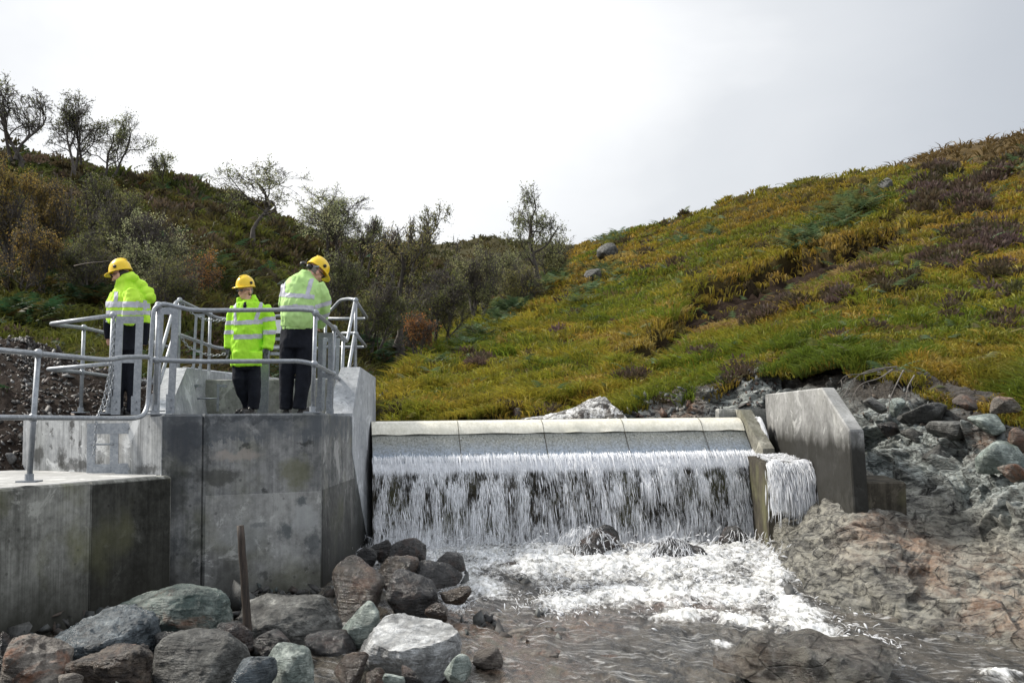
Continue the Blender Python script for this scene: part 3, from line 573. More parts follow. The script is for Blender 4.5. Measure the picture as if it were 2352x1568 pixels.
GOLD = [(.12, .165, .02), (.185, .21, .024), (.27, .245, .028), (.33, .25, .034), (.36, .215, .034), (.42, .31, .09)]
def rc(P, c):                              # greener low down and near, russet higher, sedge green by the bank
    u, v = proj(P); a = sstep(.0, 1.0, blobs(u, v, [(1640, 850, 160, 70), (2200, 800, 220, 110), (1150, 850, 160, 80), (1900, 800, 120, 40), (1500, 760, 120, 60)]))[:, None] * .30
    c = c * (1 - a) + a * c * np.array([.72, .98, .7]); b = sstep(.2, .9, blobs(u, v, [(2000, 560, 500, 60, -25), (1800, 470, 260, 50, -18), (2250, 860, 160, 60)]))[:, None] * .4
    return c * (1 - b) + b * np.array([.30, .19, .03])
def wg(u, v, c): return (1 - .985 * np.maximum(scar(u, v, c), scar(u, v - 22, c) * .9)) * (1 - .6 * sstep(.45, .8, blobs(u, v, HEATH))) * (1 - .5 * sstep(.5, .9, blobs(u, v, FERN))) * (.35 + fbm(c, 1.3, 3, 77))
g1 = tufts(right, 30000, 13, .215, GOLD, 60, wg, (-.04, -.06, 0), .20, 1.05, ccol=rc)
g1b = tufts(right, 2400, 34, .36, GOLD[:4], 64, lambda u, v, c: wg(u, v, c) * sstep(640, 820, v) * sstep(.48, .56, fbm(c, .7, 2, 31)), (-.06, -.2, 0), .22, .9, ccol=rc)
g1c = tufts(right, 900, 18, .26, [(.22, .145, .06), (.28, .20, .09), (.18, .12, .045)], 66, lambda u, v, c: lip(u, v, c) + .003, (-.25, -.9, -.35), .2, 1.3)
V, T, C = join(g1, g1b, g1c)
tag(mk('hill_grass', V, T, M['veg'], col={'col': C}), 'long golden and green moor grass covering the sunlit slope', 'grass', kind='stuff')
OLIVE = [(.03, .042, .014), (.06, .078, .018), (.09, .10, .022), (.10, .09, .026), (.085, .065, .024), (.055, .042, .022)]
def lc(P, c):
    u, v = proj(P); a = sstep(.1, .9, blobs(u, v, [(120, 740, 260, 80), (640, 600, 160, 60, 30), (900, 860, 80, 80), (860, 760, 40, 60), (560, 540, 60, 30)]))[:, None] * .75
    return c * (1 - a) + a * (np.array([.10, .115, .018]) * (.5 + 1.0 * fbm(P, .7, 3, 8)[:, None]))
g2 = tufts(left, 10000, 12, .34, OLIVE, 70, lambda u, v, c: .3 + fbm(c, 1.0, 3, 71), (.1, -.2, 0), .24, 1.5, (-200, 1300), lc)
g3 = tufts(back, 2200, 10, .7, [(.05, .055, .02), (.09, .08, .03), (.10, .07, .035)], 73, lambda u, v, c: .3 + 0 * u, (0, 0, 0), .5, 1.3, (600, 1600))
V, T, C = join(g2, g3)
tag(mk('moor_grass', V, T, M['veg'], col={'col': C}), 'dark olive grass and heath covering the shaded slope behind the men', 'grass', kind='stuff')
g4 = tufts(far, 1800, 10, 1.6, [(.10, .06, .022), (.15, .10, .035), (.19, .12, .05)], 75, lambda u, v, c: .3 + 0 * u, (0, 0, 0), .6, 1.0)
tag(mk('far_grass', *g4[:2], M['veg'], col={'col': g4[2]}), 'thin brown grass on the distant hill at top right', 'grass', kind='stuff')
def heather(S, n, per, weight, ulim):
    P, N = S.sample(n, .9, ulim, weight); d = np.linalg.norm(P, axis=1); rep = np.repeat(np.arange(n), per); m = len(rep); k = np.clip(d / 22, .8, 2.2)[rep]
    dv = rng.normal(0, 1, (m, 3)); dv[:, 2] = np.abs(dv[:, 2]) * .8 + .25; dv = nrmz(dv); rr = (.13 + .13 * rng.random(n))[rep] * k; Q = P[rep] + dv * rr[:, None] * rng.uniform(.35, 1, (m, 1)) * [1.25, 1.25, 1.0]
    cb = pal(P, [(.05, .042, .02), (.085, .065, .035), (.11, .075, .05), (.15, .095, .095), (.09, .09, .035)], fbm(P, .9, 3, 81) * 1.5 - .25 + rng.normal(0, .12, n)); C = cb[rep] * rng.uniform(.6, 1.35, (m, 1))
    return blades(Q, dv, .12 * k * rng.uniform(.5, 1.2, m), 1.7e-3 * d[rep] * rng.uniform(.8, 1.4, m), C, dv * 1.3, .35, .08)
def wh(u, v, c): return sstep(.45, .9, blobs(u, v, HEATH) + (fbm(c, .9, 3, 55) - .5) * .9) * (1 - scar(u, v, c)) + .006
h1 = heather(right, 1150, 80, wh, (800, 2520))
tag(mk('heather', h1[0], h1[1], M['veg'], col={'col': h1[2]}), 'brown and purple heather clumps growing among the golden grass', 'heather', kind='stuff')
h2 = heather(left, 1500, 60, lambda u, v, c: sstep(.45, .62, fbm(c, .35, 3, 85)), (-200, 1300))
h2 = (h2[0], h2[1], h2[2] * [.8, .85, .7])
tag(mk('dark_heather', h2[0], h2[1], M['veg'], col={'col': h2[2]}), 'dark heather bushes on the shaded slope below the skyline trees', 'heather', kind='stuff')
def fern(S, n, weight, ulim, L0, tint):
    P, N = S.sample(n, .95, ulim, weight); d = np.linalg.norm(P, axis=1); V = []; T = []; C = []; b = 0; K = 9
    az = rng.random(n) * 2 * math.pi; L = L0 * rng.uniform(.6, 1.2, n) * np.clip(d / 25, .8, 1.6); h = np.stack([np.cos(az), np.sin(az), 0 * az], 1); rise = rng.uniform(.35, .9, n)
    sd = np.stack([-np.sin(az), np.cos(az), 0 * az], 1); cc = pal(P, tint, fbm(P, .9, 3, 91) * 1.3 - .15 + rng.normal(0, .15, n)) * rng.uniform(.7, 1.3, (n, 1))
    prev = None
    for k in range(K):
        t = k / (K - 1); p = P + h * (L * t * .85)[:, None] + np.array([0, 0, 1.]) * (L * rise * (t * 1.1 - .75 * t * t) + .18 * L)[:, None]
        if prev is not None and k > 1:
            wv = (L * .30 * (1.05 - t) ** .8)[:, None]; mid = (p + prev) / 2
            for s_ in (-1, 1):
                tip = mid + s_ * sd * wv + h * wv * .35 - np.array([0, 0, .12]) * wv; e = (p - prev) * .45
                V.append(np.stack([mid - e, mid + e, tip], 1).reshape(-1, 3)); T.append(np.arange(n)[:, None] * 3 + [0, 1, 2] + b); C.append(np.repeat(cc * rng.uniform(.75, 1.2, (n, 1)), 3, 0)); b += n * 3
        prev = p
    return np.concatenate(V), np.concatenate(T), np.concatenate(C)
GREENF = [(.05, .095, .045), (.075, .125, .06), (.10, .15, .07), (.14, .15, .05), (.20, .13, .03)]
f1 = fern(right, 4800, lambda u, v, c: sstep(.45, .9, blobs(u, v, FERN) + (fbm(c, 1.2, 2, 12) - .5) * .5) * (1 - scar(u, v, c)) + .006, (850, 2500), .62, GREENF)
tag(mk('bracken', *f1[:2], M['veg'], col={'col': f1[2]}), 'blue-green bracken fern patches on the golden slope', 'bracken', kind='stuff')
f2 = fern(left, 2600, lambda u, v, c: sstep(.3, .7, blobs(u, v, [(90, 650, 170, 40, 12), (200, 690, 80, 30, 20), (20, 620, 80, 40), (470, 640, 60, 30), (640, 900, 60, 30), (880, 800, 60, 60), (60, 740, 80, 30)])) + .02, (-200, 1150), .75, [(.018, .055, .025), (.025, .07, .03), (.03, .065, .03), (.055, .055, .018), (.13, .06, .015)])
tag(mk('shade_bracken', *f2[:2], M['veg'], col={'col': f2[2]}), 'dark green bracken ferns under the trees on the left', 'bracken', kind='stuff')
# ------------------------------------------------------------------ bedrock, rock bank, rubble
def rocknet(rows_cols, nu, nv): return cr(cr(np.array([[pt(*q) for q in c] for c in rows_cols]), nu, 0), nv, 1)
BED = [
    [(1752, 1262, 13.0), (1775, 1205, 12.9), (1830, 1160, 13.2), (1830, 1120, 14.6), (1800, 1020, 15.2), (1790, 930, 15.9), (1780, 850, 16.5)],
    [(1790, 1335, 10.75), (1870, 1238, 10.7), (1952, 1168, 10.75), (1952, 1120, 12.6), (1952, 1060, 13.8), (1945, 970, 14.3), (1925, 820, 15.7)],
    [(1850, 1425, 8.8), (1990, 1300, 9.5), (2085, 1175, 10.9), (2092, 1120, 12.0), (2088, 1030, 12.8), (2080, 955, 13.3), (2070, 850, 14.6)],
    [(2010, 1475, 7.9), (2120, 1350, 9.1), (2215, 1225, 10.6), (2222, 1160, 11.1), (2222, 1080, 11.6), (2215, 1000, 12.1), (2210, 895, 13.4)],
    [(2180, 1500, 7.5), (2270, 1395, 8.4), (2360, 1285, 9.6), (2370, 1210, 10.1), (2370, 1120, 10.7), (2365, 1045, 11.3), (2360, 935, 12.5)],
    [(2420, 1520, 7.2), (2520, 1430, 7.5), (2600, 1345, 7.9), (2620, 1260, 8.4), (2640, 1180, 9), (2660, 1100, 9.7), (2660, 980, 10.8)],
    [(2800, 1600, 6.2), (2900, 1520, 6.3), (3100, 1480, 6.2), (3150, 1400, 6.6), (3200, 1300, 7), (3200, 1200, 7.6), (3150, 1000, 8.6)]]
def worley(P, scale, seed):
    P = P * scale; i0 = np.floor(P).astype(np.int64); best = np.full(P.shape[:-1], 1e9); bc = np.zeros_like(P); bi = np.zeros(P.shape, np.int64)
    for a in (-1, 0, 1):
        for b in (-1, 0, 1):
            for c in (-1, 0, 1):
                i = i0 + [a, b, c]; q = i + np.stack([_h(i[..., 0], i[..., 1], i[..., 2], seed + k) for k in range(3)], -1); d = ((P - q) ** 2).sum(-1); m = d < best; best = np.where(m, d, best); bc = np.where(m[..., None], q, bc); bi = np.where(m[..., None], i, bi)
    return (P - bc) / scale, np.stack([_h(bi[..., 0], bi[..., 1], bi[..., 2], seed + 9 + k) for k in range(4)], -1)
def facets(P, scale, seed, tilt=.9, step=.5):   # broken blocks: every cell a tilted plane at its own height
    d, r_ = worley(P + (np.stack([fbm(P, 1.2 * scale, 2, seed + k) for k in range(3)], -1) - .5) * .5 / scale, scale, seed); return (d * (r_[..., :3] * 2 - 1)).sum(-1) * tilt + (r_[..., 3] - .5) * step / scale
def craggy(Gd, amp, seed, k=1.0, fr=None):
    N = gnormal(Gd); N *= np.sign((N * -Gd).sum(-1, keepdims=True)); s_ = Gd @ np.array([[.55, .3, .2], [-.35, .6, .25], [.9, .5, 1.5]])
    h = (ridge(s_, .8 * k, 5, seed, .55) - .55) * 1.0 + (fbm(Gd, 1.1 * k, 3, seed + 5) - .5) * 1.0 + (ridge(Gd, 3.2 * k, 4, seed + 11, .6) - .55) * .45
    lay = (s_[..., 2] * 2.4 * k + fbm(Gd, 1.0, 3, seed + 8) * 2.2); st = lay - np.floor(lay); h = h + (sstep(0, .5, st) * (1 - sstep(.55, 1, st)) - .5) * .30
    Q = Gd @ np.array([[.5, .25, .9], [-.3, .9, .7], [.35, .4, 1.6]]); f = 0 if fr is None else fr * (facets(Gd * [1, 1, 1.4], 1.5, seed + 30, 1.0, .25) + facets(Q, 3.4, seed + 40, 1.1, .22) + facets(Q, 9, seed + 50, 1.2, .10) + facets(Q, 20, seed + 60, 1.2, .06))
    t_ = h * amp + f
    for _ in range(3):                     # ease the broken edges over a few grid steps so no face is drawn out into ribs
        e_ = np.pad(t_, 1, mode='edge'); t_ = (e_[:-2, 1:-1] + e_[2:, 1:-1] + e_[1:-1, :-2] + e_[1:-1, 2:] + 2 * t_) / 6
    return Gd + N * t_[..., None]
bed0 = rocknet(BED, 560, 560)
wv = np.linspace(0, 1, 560)[None, :]
wv0 = np.linspace(0, 1, 560)[None, :] * np.ones((560, 1)); bed = craggy(bed0, .13, 5, 1.0, (.16 + .26 * sstep(.38, .55, wv0)) * (1 - .6 * sstep(.85, 1, wv0))) + np.array([0, 0, 1.]) * (-.09 * (1 - sstep(.42, .55, wv)) - .06 * (1 - sstep(0, .12, wv)))[..., None]
bu, bv = proj(bed.reshape(-1, 3)); bu = bu.reshape(560, 560); bv = bv.reshape(560, 560)
soil = sstep(.83, .93, wv + (fbm(bed, 1.4, 3, 19) - .5) * .22) * np.ones((560, 1))
warm = np.clip(blobs(bu, bv, [(2120, 1300, 120, 60, 35), (2300, 1400, 160, 70, 20), (2000, 1230, 60, 60), (2250, 1010, 60, 40), (2330, 960, 60, 60), (2330, 1330, 110, 50)]) * .95 * (.35 + fbm(bed, 2.2, 4, 23)), 0, 1)
grey = sstep(.35, .55, wv + (fbm(bed, 1.0, 3, 29) - .5) * .3) * np.ones((560, 1))
damp = np.clip(blobs(bu, bv, [(1950, 1400, 180, 60, 30), (2200, 1460, 260, 40, 8), (2130, 1210, 120, 26, 10), (1800, 1230, 50, 60), (2050, 1330, 70, 50, 30)]) + .15, 0, 1)
def m_bed(name):
    g = G(name); p = g.pos(); a = g.noise(p, 1.3, 8, .68, .8); b = g.noise(g.map(p, (1, 1, 2.6), rot=(.4, -.5, .3)), 4.5, 9, .72, .8); q = g.noise(p, 28, 6, .75)
    c = g.mix(g.mr(b, .42, .58), (.045, .043, .036), (.34, .325, .27)); c2 = g.mix(g.mr(b, .42, .58), (.05, .064, .06), (.44, .48, .46)); c = g.mix(g.attr('grey'), c, c2)
    c = g.mix(g.math('MULTIPLY', g.attr('warm'), g.mr(a, .4, .62)), c, (.27, .135, .065)); c = g.mix(g.mr(q, .5, .72, 0, .55), c, (.34, .33, .30)); c = g.mix(g.mr(g.noise(g.map(p, (1, 1, 2), rot=(.3, .6, .1)), 9, 8, .75, .5), .47, .37, 0, .9), c, (.02, .018, .015))
    v = g.vor(g.map(p, (1, 1.3, 2.2), rot=(.5, .3, .3)), 2.6, 'DISTANCE_TO_EDGE'); ck = g.mr(g.math('ADD', v, g.math('MULTIPLY', b, .12)), .085, .05); c = g.mix(g.math('MULTIPLY', ck, .6), c, (.02, .018, .016))
    d = g.attr('damp'); c = g.mix(g.math('MULTIPLY', d, .55), c, g.mix(.5, c, (.03, .026, .02), 'MULTIPLY')); c = g.mix(g.attr('soil'), c, g.mix(g.mr(q, .4, .7), (.018, .014, .010), (.06, .045, .03)))
    h = g.math('SUBTRACT', g.math('ADD', b, g.math('MULTIPLY', q, .3)), g.math('MULTIPLY', ck, .4)); return g.pr(c, g.mr(d, 0, 1, .55, .22), g.bump(h, 1.0, .06))
M['bed'] = m_bed('bedrock_schist')
tag(mk('bedrock', bed.reshape(-1, 3), gridF(560, 560), M['bed'], smooth=False, col={'soil': soil.ravel(), 'warm': warm.ravel(), 'grey': grey.ravel(), 'damp': damp.ravel()}), kind='structure')
TAIL = [[(1340, 985, 16.6), (1340, 965, 16.8), (1330, 950, 17.2)], [(1500, 985, 16.3), (1490, 955, 16.4), (1480, 925, 16.8)], [(1620, 985, 16.0), (1620, 945, 16.2), (1610, 885, 16.6)], [(1720, 1000, 15.8), (1720, 930, 15.9), (1710, 860, 16.3)], [(1800, 1000, 15.7), (1800, 930, 15.8), (1790, 840, 16.3)]]
tl = craggy(rocknet(TAIL, 160, 90), .12, 44, 1.3, .3); u_, v_ = proj(tl.reshape(-1, 3)); n_ = len(u_); ww_ = (np.linspace(0, 1, 90)[None, :] * np.ones((160, 1))).ravel()
tag(mk('bank_rock', tl.reshape(-1, 3), gridF(160, 90), M['bed'], smooth=False, col={'soil': sstep(.7, .95, ww_), 'warm': np.clip(blobs(u_, v_, [(1560, 930, 60, 40)]) * 1.2, 0, 1), 'grey': np.full(n_, .8), 'damp': np.full(n_, .2)}), kind='structure')
# loose spoil heap behind the rails on the far left
SP = [[(-500, 1130, 9.5), (-500, 980, 11), (-450, 830, 13), (-450, 780, 14)], [(0, 1100, 10.9), (0, 960, 11.8), (0, 812, 13.4), (0, 780, 14.2)], [(90, 1050, 11.4), (90, 950, 12.1), (90, 826, 13.6), (90, 800, 14.4)],
      [(240, 1000, 12.2), (240, 935, 12.8), (240, 862, 14), (240, 850, 14.8)], [(420, 980, 12.9), (400, 945, 13.4), (400, 890, 14.4), (400, 880, 15)]]
spo = rocknet(SP, 220, 160); spo = spo + gnormal(spo) * 0 + np.array([0, 0, 1.]) * ((fbm(spo, 1.6, 5, 33, .6) - .5) * .34)[..., None]
n_ = 220 * 160
tag(mk('spoil_bank', spo.reshape(-1, 3), gridF(220, 160), m_ground('spoil_earth', (.022, .016, .013), (.05, .038, .03), (.03, .022, .018)), smooth=True, col={'soil': np.zeros(n_)}), kind='structure')
def stone_mesh(seed, npts=14, sub=1, rough=.12, flat=1.0, jag=1.0):
    r = np.random.default_rng(seed); P = r.normal(0, 1, (npts, 3)); P /= np.linalg.norm(P, axis=1, keepdims=True); P *= r.uniform(.78, 1.0, (npts, 1)); P[:, 2] *= flat
    bm = bmesh.new(); [bm.verts.new(p) for p in P]; ret = bmesh.ops.convex_hull(bm, input=bm.verts); bmesh.ops.delete(bm, geom=[g_ for g_ in ret.get('geom_interior', []) if isinstance(g_, bmesh.types.BMVert)], context='VERTS')
    for k in range(sub):
        bmesh.ops.triangulate(bm, faces=bm.faces); bmesh.ops.subdivide_edges(bm, edges=bm.edges, cuts=1, use_grid_fill=True)
        if k in (1, 2): bmesh.ops.smooth_vert(bm, verts=bm.verts, factor=.5, use_axis_x=True, use_axis_y=True, use_axis_z=True)
    bmesh.ops.triangulate(bm, faces=bm.faces); bm.verts.index_update(); bm.normal_update()
    V = np.array([v.co for v in bm.verts]); N = np.array([v.normal for v in bm.verts]); F = np.array([[v.index for v in f.verts] for f in bm.faces]); bm.free()
    if rough:
        o = r.uniform(0, 50, 3); q = V + o; lay = (q @ nrmz(r.normal(0, 1, 3))) * 3.2 + fbm(q, 1.6, 2, seed) * 1.6; st = lay - np.floor(lay)
        V = V + N * ((fbm(q, 1.7, 3, seed) - .5) * 1.6 * rough + (ridge(q, 3.4, 4, seed + 3, .6) - .55) * rough * 1.0 * jag + (sstep(0, .85, st) - .5) * rough * .12 * jag + (fbm(q, 14, 3, seed + 6) - .5) * rough * .28)[:, None]
    return V, F, N
# stones strewn over the spoil heap: uncountable scree
proto = [stone_mesh(300 + i, 9, 0, 0)[:2] for i in range(6)]
def scree(name, P, size, cols, label, seed):
    r = np.random.default_rng(seed); V = []; T = []; C = []; b = 0
    for p in P:
        v, f = proto[r.integers(6)]; q, _ = np.linalg.qr(r.normal(0, 1, (3, 3))); s_ = size * r.lognormal(0, .5); w_ = (v * [1, .75, .30] * s_) @ q + p; V.append(w_); T.append(f + b); b += len(v); C.append(np.tile(np.array(cols[r.integers(len(cols))]) * r.uniform(.6, 1.3), (len(v), 1)))
    return tag(mk(name, np.concatenate(V), np.concatenate(T), M['stonec'], col={'col': np.concatenate(C)}), label, 'stones', kind='stuff')
g = G('loose_stone'); p = g.pos(); q = g.noise(p, 22, 5, .7); M['stonec'] = g.pr(g.mix(g.mr(q, .35, .65), g.mix(.8, g.attr('col', 'Color'), (.02, .02, .02)), g.attr('col', 'Color')), .6, g.bump(q, .5, .02))
r = np.random.default_rng(4); i = r.integers(0, 220, 3400); j = r.integers(0, 160, 3400)
scree('scree', spo[i, j] + [0, 0, .005],   .034, [(.05, .042, .036), (.11, .105, .10), (.03, .024, .02), (.08, .05, .035), (.02, .016, .013), (.04, .034, .03), (.03, .025, .022), (.2, .2, .2)], 'dark slaty rubble and broken stones on the spoil bank at far left', 4)
i = r.integers(80, 530, 500); j = np.clip((r.normal(.86, .06, 500) * 560).astype(int), 330, 545)
scree('bank_gravel', bed[i, j], .04, [(.11, .12, .115), (.2, .215, .21), (.06, .055, .05), (.28, .28, .26), (.10, .07, .045)], 'loose grey gravel and small stones in the cut bank under the turf', 5)
i = r.integers(20, 155, 500); j = r.integers(20, 88, 500)
scree('shore_gravel', tl[i, j], .045, [(.14, .15, .145), (.26, .27, .26), (.06, .055, .05), (.15, .08, .05)], 'pale broken gravel on the bank above the right end of the weir', 6)
# boulders
RM = {
 'green': m_rock('green_schist', (0.026, 0.041, 0.035), (0.114, 0.163, 0.146), (0.313, 0.353, 0.313), .45, 1, .3, orange=.55), 'blue': m_rock('blue_schist', (0.018, 0.026, 0.032), (0.085, 0.111, 0.128), (0.241, 0.278, 0.296), .4, 1.2, .2),
 'grey': m_rock('grey_schist', (0.021, 0.021, 0.019), (0.085, 0.085, 0.078), (0.233, 0.233, 0.213), .6, 1.2, .5), 'brown': m_rock('brown_schist', (0.016, 0.012, 0.010), (0.078, 0.055, 0.039), (0.196, 0.156, 0.117), .45, 1.2, .1, orange=.35),
 'rust': m_rock('rusty_schist', (0.042, 0.034, 0.028), (0.156, 0.133, 0.109), (0.347, 0.313, 0.267), .5, 1.1, .3, orange=.7), 'dark': m_rock('wet_dark_rock', (0.007, 0.007, 0.007), (0.035, 0.034, 0.034), (0.099, 0.096, 0.093), .27, 1.3, .08, orange=.12),
 'white': m_rock('pale_slab_rock', (0.109, 0.113, 0.113), (0.455, 0.462, 0.455), (0.976, 0.996, 0.996), .36, .9, .3), 'mint': m_rock('pale_green_rock', (0.070, 0.092, 0.081), (0.250, 0.300, 0.270), (0.564, 0.624, 0.564), .5, 1.2, .3), 'wetbrown': m_rock('wet_brown_rock', (0.011, 0.009, 0.007), (0.053, 0.038, 0.028), (0.126, 0.099, 0.074), .22, 1.3, .05, orange=.2)}
def boulder(u, v, w_, h_, D, seed, mat, label, flat=.8, depth=.85, npts=16, rough=.13, sub=4, tilt=0, group='boulders heaped below the concrete walls', name='boulder', jag=1.0, deep=1.25, shape=None):
    V, F, N = stone_mesh(seed, npts + 1, sub, rough * (.75 if w_ > 130 else .5), flat, jag)
    c = pt(u, v, D); ppm = D / F_; a = R(tilt); V = V - (V.max(0) + V.min(0)) / 2; V = V / (V.max(0) - V.min(0)) * 2
    if shape: V = shape(V)
    V = V @ np.array([[math.cos(a), 0, math.sin(a)], [0, 1, 0], [-math.sin(a), 0, math.cos(a)]]); V = V / (V.max(0) - V.min(0)); V = V * [w_ * ppm, w_ * ppm * depth, h_ * ppm * deep] + [0, 0, -h_ * ppm * (deep - 1) / 2]
    base = c + [0, 0, -h_ * ppm / 2]; o = mk(name, V + c, F, mat, None, True, base=base)
    if hasattr(o.data, 'set_sharp_from_angle'): o.data.set_sharp_from_angle(angle=R(38))
    return tag(o, label, 'rock', group)
B = [(375, 1410, 330, 134, 8.05, 11, 'green', 'huge rounded green boulder against the foot of the concrete wall', .7, .7, 22, .10, 6), (228, 1462, 262, 118, 7.4, 12, 'blue', 'blue-grey lumpy boulder in front of the huge green one', .8, .8, 14, .15, -8),
 (468, 1522, 222, 150, 6.8, 13, 'grey', 'dark grey domed boulder with pale lichen spot at the bottom edge', .9, .9, 26, .09, 0), (261, 1540, 200, 118, 6.5, 14, 'brown', 'jagged dark brown boulder at bottom between rusty and grey ones', .9, .9, 13, .16, 5), (72, 1528, 156, 128, 6.55, 15, 'rust', 'slanting rust-streaked boulder in the bottom left corner', .9, .8, 11, .12, -28),
 (2, 1505, 60, 110, 6.9, 16, 'dark', 'small dark boulder cut by the left picture edge', .9, .9, 12, .12, 0), (665, 1434, 256, 132, 8.35, 17, 'grey', 'broad grey boulder just right of the timber stake', .75, .8, 18, .11, 4),
 (832, 1424, 94, 92, 7.9, 19, 'mint', 'small pale mint-green boulder beside the white slab', .95, .9, 12, .10, -10),
 (827, 1350, 122, 146, 8.9, 20, 'wetbrown', 'tall wet brown boulder at the corner of the platform wall', 1.1, .9, 13, .11, 8), (946, 1360, 116, 96, 8.75, 21, 'dark', 'glossy black boulder with blue sheen beside the tall brown one', .9, .9, 14, .13, -15), (917, 1314, 96, 76, 9.5, 22, 'wetbrown', 'wet brown angular boulder behind the glossy black one', .9, .9, 12, .14, 10),
 (1005, 1310, 110, 54, 9.6, 23, 'dark', 'flat dark wet slab rock nearest the foaming water', .55, .8, 13, .12, 8), (938, 1262, 84, 56, 10.2, 24, 'dark', 'topmost black wet rock in front of the waterfall', .8, .9, 12, .15, -6), (878, 1260, 60, 44, 10.5, 25, 'dark', 'small dark rock between platform corner and waterfall', .8, .9, 12, .14, 0),
 (1032, 1287, 74, 42, 10.2, 26, 'dark', 'round wet grey-black rock at the waterfall foot', .8, .9, 14, .12, 0), (1048, 1362, 72, 38, 8.8, 27, 'wetbrown', 'low brown rock standing alone in white water', .7, .9, 14, .12, 0), (663, 1536, 118, 116, 6.6, 28, 'mint', 'pale green-grey pointed boulder on the bottom edge', 1, .9, 12, .12, -22),
 (582, 1545, 98, 84, 6.35, 29, 'blue', 'small blue-grey boulder with orange stain at the bottom edge', .9, .9, 12, .12, -12), (1051, 1529, 64, 52, 6.6, 30, 'mint', 'small faceted mint-green stone in shallow water', .85, .9, 11, .08, 0), (806, 1530, 80, 62, 6.7, 31, 'wetbrown', 'wet brown stone below the white slab', .8, .9, 12, .12, 0),
 (905, 1560, 48, 36, 6.2, 32, 'mint', 'tiny pale stone at the bottom edge under the slab', .8, .9, 11, .1, 0), (948, 1552, 52, 46, 6.3, 33, 'dark', 'small black stone at the bottom edge under the slab', .85, .9, 12, .12, 0), (625, 1467, 84, 46, 7.5, 34, 'dark', 'small dark rock lying at the foot of the timber stake', .75, .9, 12, .12, 0),
 (168, 1562, 56, 40, 6.1, 35, 'rust', 'small rusty stone tip at the bottom edge', .9, .9, 11, .1, 20), (846, 1272, 42, 40, 10.3, 36, 'dark', 'small dark rock touching the platform side wall', .9, .9, 12, .12, 0), (1003, 1402, 52, 40, 8.2, 37, 'wetbrown', 'small wet brown rock behind the white slab', .8, .9, 12, .12, 0),
 (760, 1478, 110, 60, 7.7, 39, 'dark', 'black wet rock in the gap under the broad grey boulder', .8, .9, 12, .13, 0), (866, 1553, 52, 40, 6.4, 40, 'wetbrown', 'small brown stone on the bottom edge beside a tiny pale one', .8, .9, 12, .12, 0), (540, 1462, 90, 70, 7.7, 41, 'dark', 'black rock wedged behind the dark grey domed boulder', .9, .9, 12, .13, 0), (395, 1478, 90, 50, 7.4, 42, 'dark', 'dark rock between the blue and the domed boulder', .8, .9, 12, .13, 0)]
for (u, v, w_, h_, D, s_, mt, lb, fl, dp, npt, ro, tl_) in B: boulder(u, v, w_, h_, D, s_, RM[mt], lb, fl, dp, npt, ro, 5 if w_ > 150 else 4, tl_)
def slab(V):                                # flat sloping top, undercut front
    t = V.copy(); top = t[:, 2] > -.05; t[:, 2] = np.where(top, np.minimum(t[:, 2], .42 + .22 * t[:, 1] - .04 * t[:, 0] + .12 * (fbm(V * 2.2 + 5, 1, 3, 9) - .5)), t[:, 2]); k = np.where(t[:, 2] < .1, 1 - .35 * np.clip(.1 - t[:, 2], 0, 1), 1); t[:, 0] *= k; t[:, 1] *= k; return t
boulder(943, 1474, 232, 156, 7.15, 18, RM['white'], 'big pale flat-topped slab with black undercut sides near the stream', .8, 1.0, 15, .10, 6, 5, shape=slab)
SB = [(2010, 930, 50, 40, 13.2, 51, 'grey', 'rounded grey stone nearest the abutment wall top'), (2060, 935, 40, 46, 13, 52, 'mint', 'small upright pale stone second from the abutment'), (2120, 950, 96, 56, 12.6, 53, 'grey', 'long tilted grey block in the cut bank'), (2190, 985, 110, 46, 12.1, 54, 'grey', 'wide flat grey slab in the middle of the cut bank'),
 (2290, 1050, 96, 78, 11, 55, 'mint', 'large pointed pale block low in the bank at far right'), (2270, 975, 84, 50, 11.6, 56, 'mint', 'pale leaning block above the pointed one'), (2215, 925, 60, 40, 12.4, 57, 'brown', 'brown stone just under the turf overhang'), (2330, 1085, 70, 44, 10.6, 58, 'rust', 'orange-stained block at the right edge of the bank'),
 (2105, 1000, 60, 34, 12.6, 59, 'grey', 'small grey stone below the long tilted block'), (2040, 985, 50, 36, 13, 60, 'dark', 'small dark stone beside the abutment wall'), (2310, 930, 60, 40, 11.9, 61, 'rust', 'rusty stone high in the bank at far right'), (2150, 1040, 56, 40, 12.1, 62, 'grey', 'loose grey stone halfway down the bank'), (2340, 1010, 50, 60, 11, 63, 'brown', 'brown block beside the right picture edge'), (2075, 960, 34, 26, 12.9, 64, 'grey', 'small round stone between two larger bank stones')]
for (u, v, w_, h_, D, s_, mt, lb) in SB: boulder(u, v, w_, h_, D, s_, RM[mt], lb, .8, .9, 11, .09, 4, (s_ * 37) % 40 - 20, 'stones in the cut bank', 'bank_stone', deep=1.0)
for (u, v, w_, h_, s_, lb) in [(1395, 574, 50, 34, 71, 'pale lichen-spotted rock on the brow under bracken'), (868, 948, 30, 34, 75, 'dark wet stone in the narrow gap right of the tall pillar'), (884, 905, 22, 20, 76, 'small dark stone higher up the gully beside the pillar'), (1362, 628, 42, 24, 72, 'dark low rock on the golden slope'), (2034, 420, 36, 28, 73, 'dark rock standing on the skyline of the golden hill'), (1190, 945, 24, 20, 74, 'small pale pinkish stone at the pond edge')]:
    q = right.at(u, v + h_ * .4); boulder(u, v, w_, h_, q[1], s_, RM['dark' if s_ > 74 else 'grey' if s_ != 74 else 'rust'], lb, .9, .8, 13, .13, 4, 0, 'rocks on the grassy slope', 'hill_rock', deep=1.4)
